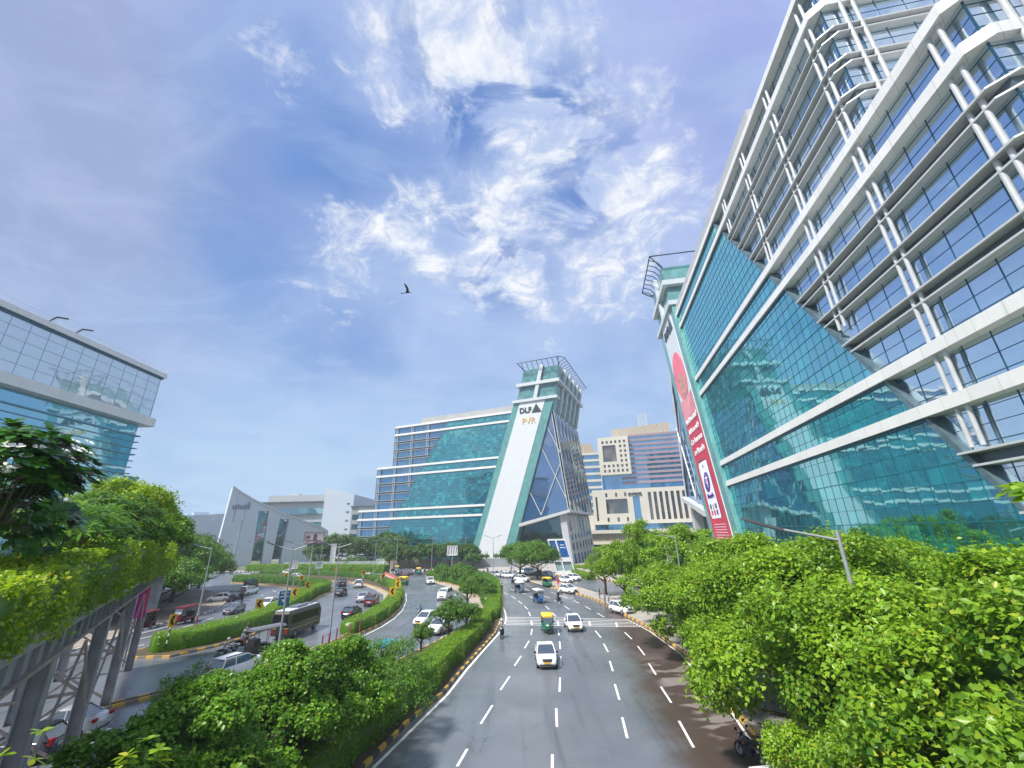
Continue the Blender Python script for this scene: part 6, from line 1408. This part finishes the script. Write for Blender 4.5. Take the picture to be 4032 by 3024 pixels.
def person(pose, shirt, trousers, label, x, y, hd, z=0., helmet=None, skirt=None, group=None, s=1.0):
    key = (pose, shirt, trousers)
    if key not in PERS:
        p = POSES[pose]; V = []; E = []; Rr = []
        def v(c, r): V.append(c); Rr.append(r); return len(V)-1
        pe = v(p['pel'], .145); wa = v(tuple((Vector(p['pel'])*.5+Vector(p['chest'])*.5)), .125); ch = v(p['chest'], .155); ne = v(p['neck'], .06); hd1 = v(p['head'], .095); hd2 = v((p['head'][0], p['head'][1]+.005, p['head'][2]+.1), .075)
        E += [(pe, wa), (wa, ch), (ch, ne), (ne, hd1), (hd1, hd2)]
        for i, sg in enumerate((-1, 1)):
            s_ = v((sg*p['sh'], p['chest'][1], p['chest'][2]+.09), .068); e = v(p['el'][i], .048); h = v(p['ha'][i], .036); H = Vector(p['ha'][i]); d = (H-Vector(p['el'][i])).normalized(); pa = v(tuple(H+d*.07), .04); fg = v(tuple(H+d*.15), .022); th = v(tuple(H+d*.08+Vector((-sg*.05, .02, 0))), .014)
            E += [(ch, s_), (s_, e), (e, h), (h, pa), (pa, fg), (pa, th)]
            hp = v((sg*.095, p['pel'][1], p['pel'][2]-.06), .095); k = v(p['kn'][i], .062); f = v(p['ft'][i], .045); t = v((p['ft'][i][0], p['ft'][i][1]+.16, p['ft'][i][2]-.045), .035)
            E += [(pe, hp), (hp, k), (k, f), (f, t)]
        me = bpy.data.meshes.new('p'); me.from_pydata(V, E, []); o = bpy.data.objects.new('p', me); COL.objects.link(o); m = o.modifiers.new('s', 'SKIN'); m.use_smooth_shade = True
        for i, sv in enumerate(me.skin_vertices[0].data): sv.radius = (Rr[i], Rr[i]); sv.use_root = (i == 0)
        ss = o.modifiers.new('u', 'SUBSURF'); ss.levels = 1; dg = bpy.context.evaluated_depsgraph_get(); m2 = bpy.data.meshes.new_from_object(o.evaluated_get(dg)); bpy.data.objects.remove(o)
        m2.materials.clear(); 
        for q in (shirt, trousers, SKIN, HAIR, TRIM): m2.materials.append(q)
        hz = p['head'][2]
        for f in m2.polygons:
            c = f.center; f.use_smooth = True
            dh = min((c-Vector(h)).length for h in p['ha']); df = min((c-Vector(h)).length for h in p['ft'])
            f.material_index = 2 if (c.z > p['neck'][2]+.0 or dh < .17) else (4 if df < .2 and c.z < min(p['ft'][0][2], p['ft'][1][2])+.12 else (1 if c.z < p['pel'][2]-.02 else 0))
            if c.z > hz+.03 and c.y < p['head'][1]+.06 or c.z > hz+.12: f.material_index = 3
        PERS[key] = m2
    o = bpy.data.objects.new('person', PERS[key]); COL.objects.link(o); o.location = (x, y, z); o.rotation_euler = (0, 0, R(hd)); o.scale = (s,)*3
    p = POSES[pose]; h = p['head']
    if helmet: mb = MB(); mb.ball((h[0], h[1], h[2]+.05), .135, .15, .14, n=12, k=8); mb.build('helmet', helmet, o)
    mb = MB(); mb.ball((h[0], h[1]+.098, h[2]-.0), .016, .02, .025); mb.build('nose', SKIN, o)
    if skirt: mb = MB(); mb.loft([[(math.cos(t)*rr, math.sin(t)*rr*.8, zz) for t in np.arange(0, 6.28, .52)] for rr, zz in ((.16, 1.12), (.21, .9), (.25, .62), (.27, .5))]); mb.build('kurta', skirt, o)
    return tag(o, label, 'person', group)
c_ = lambda n, c: pm('cloth_'+n, c, .85, 0, .12, 4)
SW_, SB, SK_, SG_, SP, SO, SD, SLt = c_('white', (.62, .62, .6, 1)), c_('blue', (.12, .2, .42, 1)), c_('black', (.02, .02, .025, 1)), c_('grey', (.25, .25, .27, 1)), c_('pink', (.62, .03, .10, 1)), c_('orange', (.5, .16, .06, 1)), c_('denim', (.05, .08, .15, 1)), c_('lightblue', (.3, .4, .5, 1))
HW = pm('helmet_white', (.7, .7, .7, 1), .25); HB = pm('helmet_black', (.02, .02, .025, 1), .25)
m0 = moto((.02, .02, .03, 1)); mlist = [(1977, 2494, 172, SW_, SD, HW, 'white helmet and pale shirt at the median kerb, facing the viewer'), (2201, 2366, 200, SK_, SD, HW, 'black jacket and white helmet, holding a white parcel'), (1976, 2318, 190, SW_, SW_, None, 'white clothes on a scooter by the far median shrubs'), (2020, 2298, 205, SK_, SK_, HW, 'black clothes beside the white island car'),
     (1654, 2424, 165, SB, SLt, None, 'light blue shirt just behind the white taxis'), (884, 2574, -40, SG_, SLt, HW, 'grey shirt and pale trousers, left of the pillion pair'), (950, 2538, -40, SW_, SO, HW, 'white shirt and orange trousers next to the long hedge kerb')]
for i, (u, v, h_, sh, tr, he, lb) in enumerate(mlist):
    o = copy_tree(m0) if i else m0; put(o, u, v, h_, 'motorcycle under the rider in '+' '.join(lb.split()[:10]), 'motorcycle', 'motorcycles on the road', s=1.08); x, y = o.location[:2]; person('ride', sh, tr, 'rider in '+lb, x, y, h_, .005, he, None, 'riders', 1.08)
x, y = G(956, 2532); person('ride', SD, SK_, 'pillion rider in dark clothes behind the white shirted rider', x+.05, y+.35, -40, .05, HB, None, 'riders', 1.05)
for i in range(14):   # bikes parked at the far junction
    u = 1545+i*12.5+(i % 3)*2; v = 2253+(i % 2)*4; o = copy_tree(m0); put(o, u, v, 160+(i*37) % 60, 'parked motorcycle in the crowded row at the far junction, behind the red barrier', 'motorcycle', 'motorcycles parked at the far junction', s=1.1)
o = copy_tree(m0); put(o, 2965, 2958, 20, 'black motorcycle parked by the ribbed roof cart at the bottom edge', 'motorcycle', s=1.1)
PP = [('walk', SLt, SK_, 2183, 2290, 200, None, 'pedestrian in light blue shirt and black trousers next to the slip road'), ('walk', SP, SP, 2198, 2306, 190, SP, 'woman in a pink kurta walking on the sandy island'), ('stand', SK_, SK_, 2363, 2360, 90, None, 'person in black standing at the first trunk of the pavement row'), ('stand', SB, SD, 2384, 2383, 100, None, 'person in blue shirt waiting at the kerb under the pavement trees'), ('stand', SLt, SD, 2399, 2383, 80, None, 'second waiting person, right of the blue shirted one'),
      ('stand', SW_, SW_, 2009, 2250, 180, None, 'leftmost of three far people by the gate hoarding, all in white'), ('stand', SB, SD, 2014, 2251, 170, None, 'middle of three far people by the gate hoarding, in blue'), ('walk', SW_, SLt, 2023, 2249, 120, None, 'rightmost of three far people by the gate hoarding, in white'), ('stand', SK_, SK_, 1920, 2259, 180, None, 'lone dark figure at the striped kerb before the hoarding'),
      ('stand', SK_, SD, 1672, 2248, 180, None, 'dark figure under the clipped trees, left one of two'), ('walk', SK_, SK_, 1691, 2247, 150, None, 'dark figure under the clipped trees, right one of two'), ('stand', SW_, SD, 1853, 2237, 180, None, 'person in white at the hoarding gate left of the lamp')]
for ps, sh, tr, u, v, h_, sk, lb in PP: x, y = G(u, v, .13); person(ps, sh, tr, lb, x, y, h_, .13 if u > 2050 else .1, None, sk, None, 1.05)
for k in ('x',):
    for nm, root in PROTO.items():
        for c in list(kids(root)):
            for g in kids(c): bpy.data.objects.remove(g)
            bpy.data.objects.remove(c)
        bpy.data.objects.remove(root)
# ---- the bird
c = AT(1603, 1152, 60); r = empty('bird', c, R(0), 'black kite in flight against the blue of the sky', 'bird'); r.rotation_euler = (0, R(15), 0)
FE = pm('feather_dark', (.02, .018, .02, 1), .7); u_ = .058*60/60*.9
mb = MB(); mb.loft([[(x, math.cos(t)*w, math.sin(t)*w*.8+z) for t in np.arange(0, 6.28, .785)] for x, w, z in ((-.62, .03, -.22), (-.35, .07, -.13), (0, .12, 0), (.3, .1, .1), (.48, .055, .14), (.58, .06, .13), (.7, .02, .09))])
def wing(p):
    vs = []; 
    for (x, y, z) in p: vs += [(x, y, z)]
    n = len(vs); mb.add(vs+[(x, y, z-.03) for x, y, z in vs], [tuple(range(n)), tuple(range(n, 2*n))[::-1]]+[(i, (i+1) % n, n+(i+1) % n, n+i) for i in range(n)])
wing([(.28, 0, .08), (.12, .3, .55), (-.25, .6, .78), (-.62, .9, .82), (-.55, .85, .7), (-.2, .5, .38), (-.22, 0, -.02)])
wing([(.28, 0, .08), (.2, -.45, .5), (-.05, -.95, .75), (-.45, -1.3, .85), (-.4, -1.1, .7), (-.1, -.5, .35), (-.22, 0, -.02)])
wing([(-.5, -.05, -.2), (-.5, .05, -.2), (-.95, .14, -.42), (-.88, 0, -.36), (-.95, -.14, -.42)])
mb.build('body', FE, r)
# ---- air: closed box of thin haze round the whole scene
mb = MB(); mb.box(-700, 500, -60, 700, -1., 96); hz = mb.build('haze', []) if False else None
def haze(dens):
    mb = MB(); mb.box(-650, 450, -60, 620, -1., 100); m = bpy.data.materials.new('haze_air'); m.use_nodes = True; nt = NT(m); nt.n.remove(nt.n['Principled BSDF'])
    v = nt.new('ShaderNodeVolumePrincipled'); v.inputs['Color'].default_value = (.80, .88, 1, 1); v.inputs['Density'].default_value = dens; nt.link(v.outputs[0], nt.n['Material Output'].inputs['Volume'])
    o = mb.build('haze', m); o['kind'] = 'stuff'; return o
HAZE_ON = True
if HAZE_ON: haze(.0004)
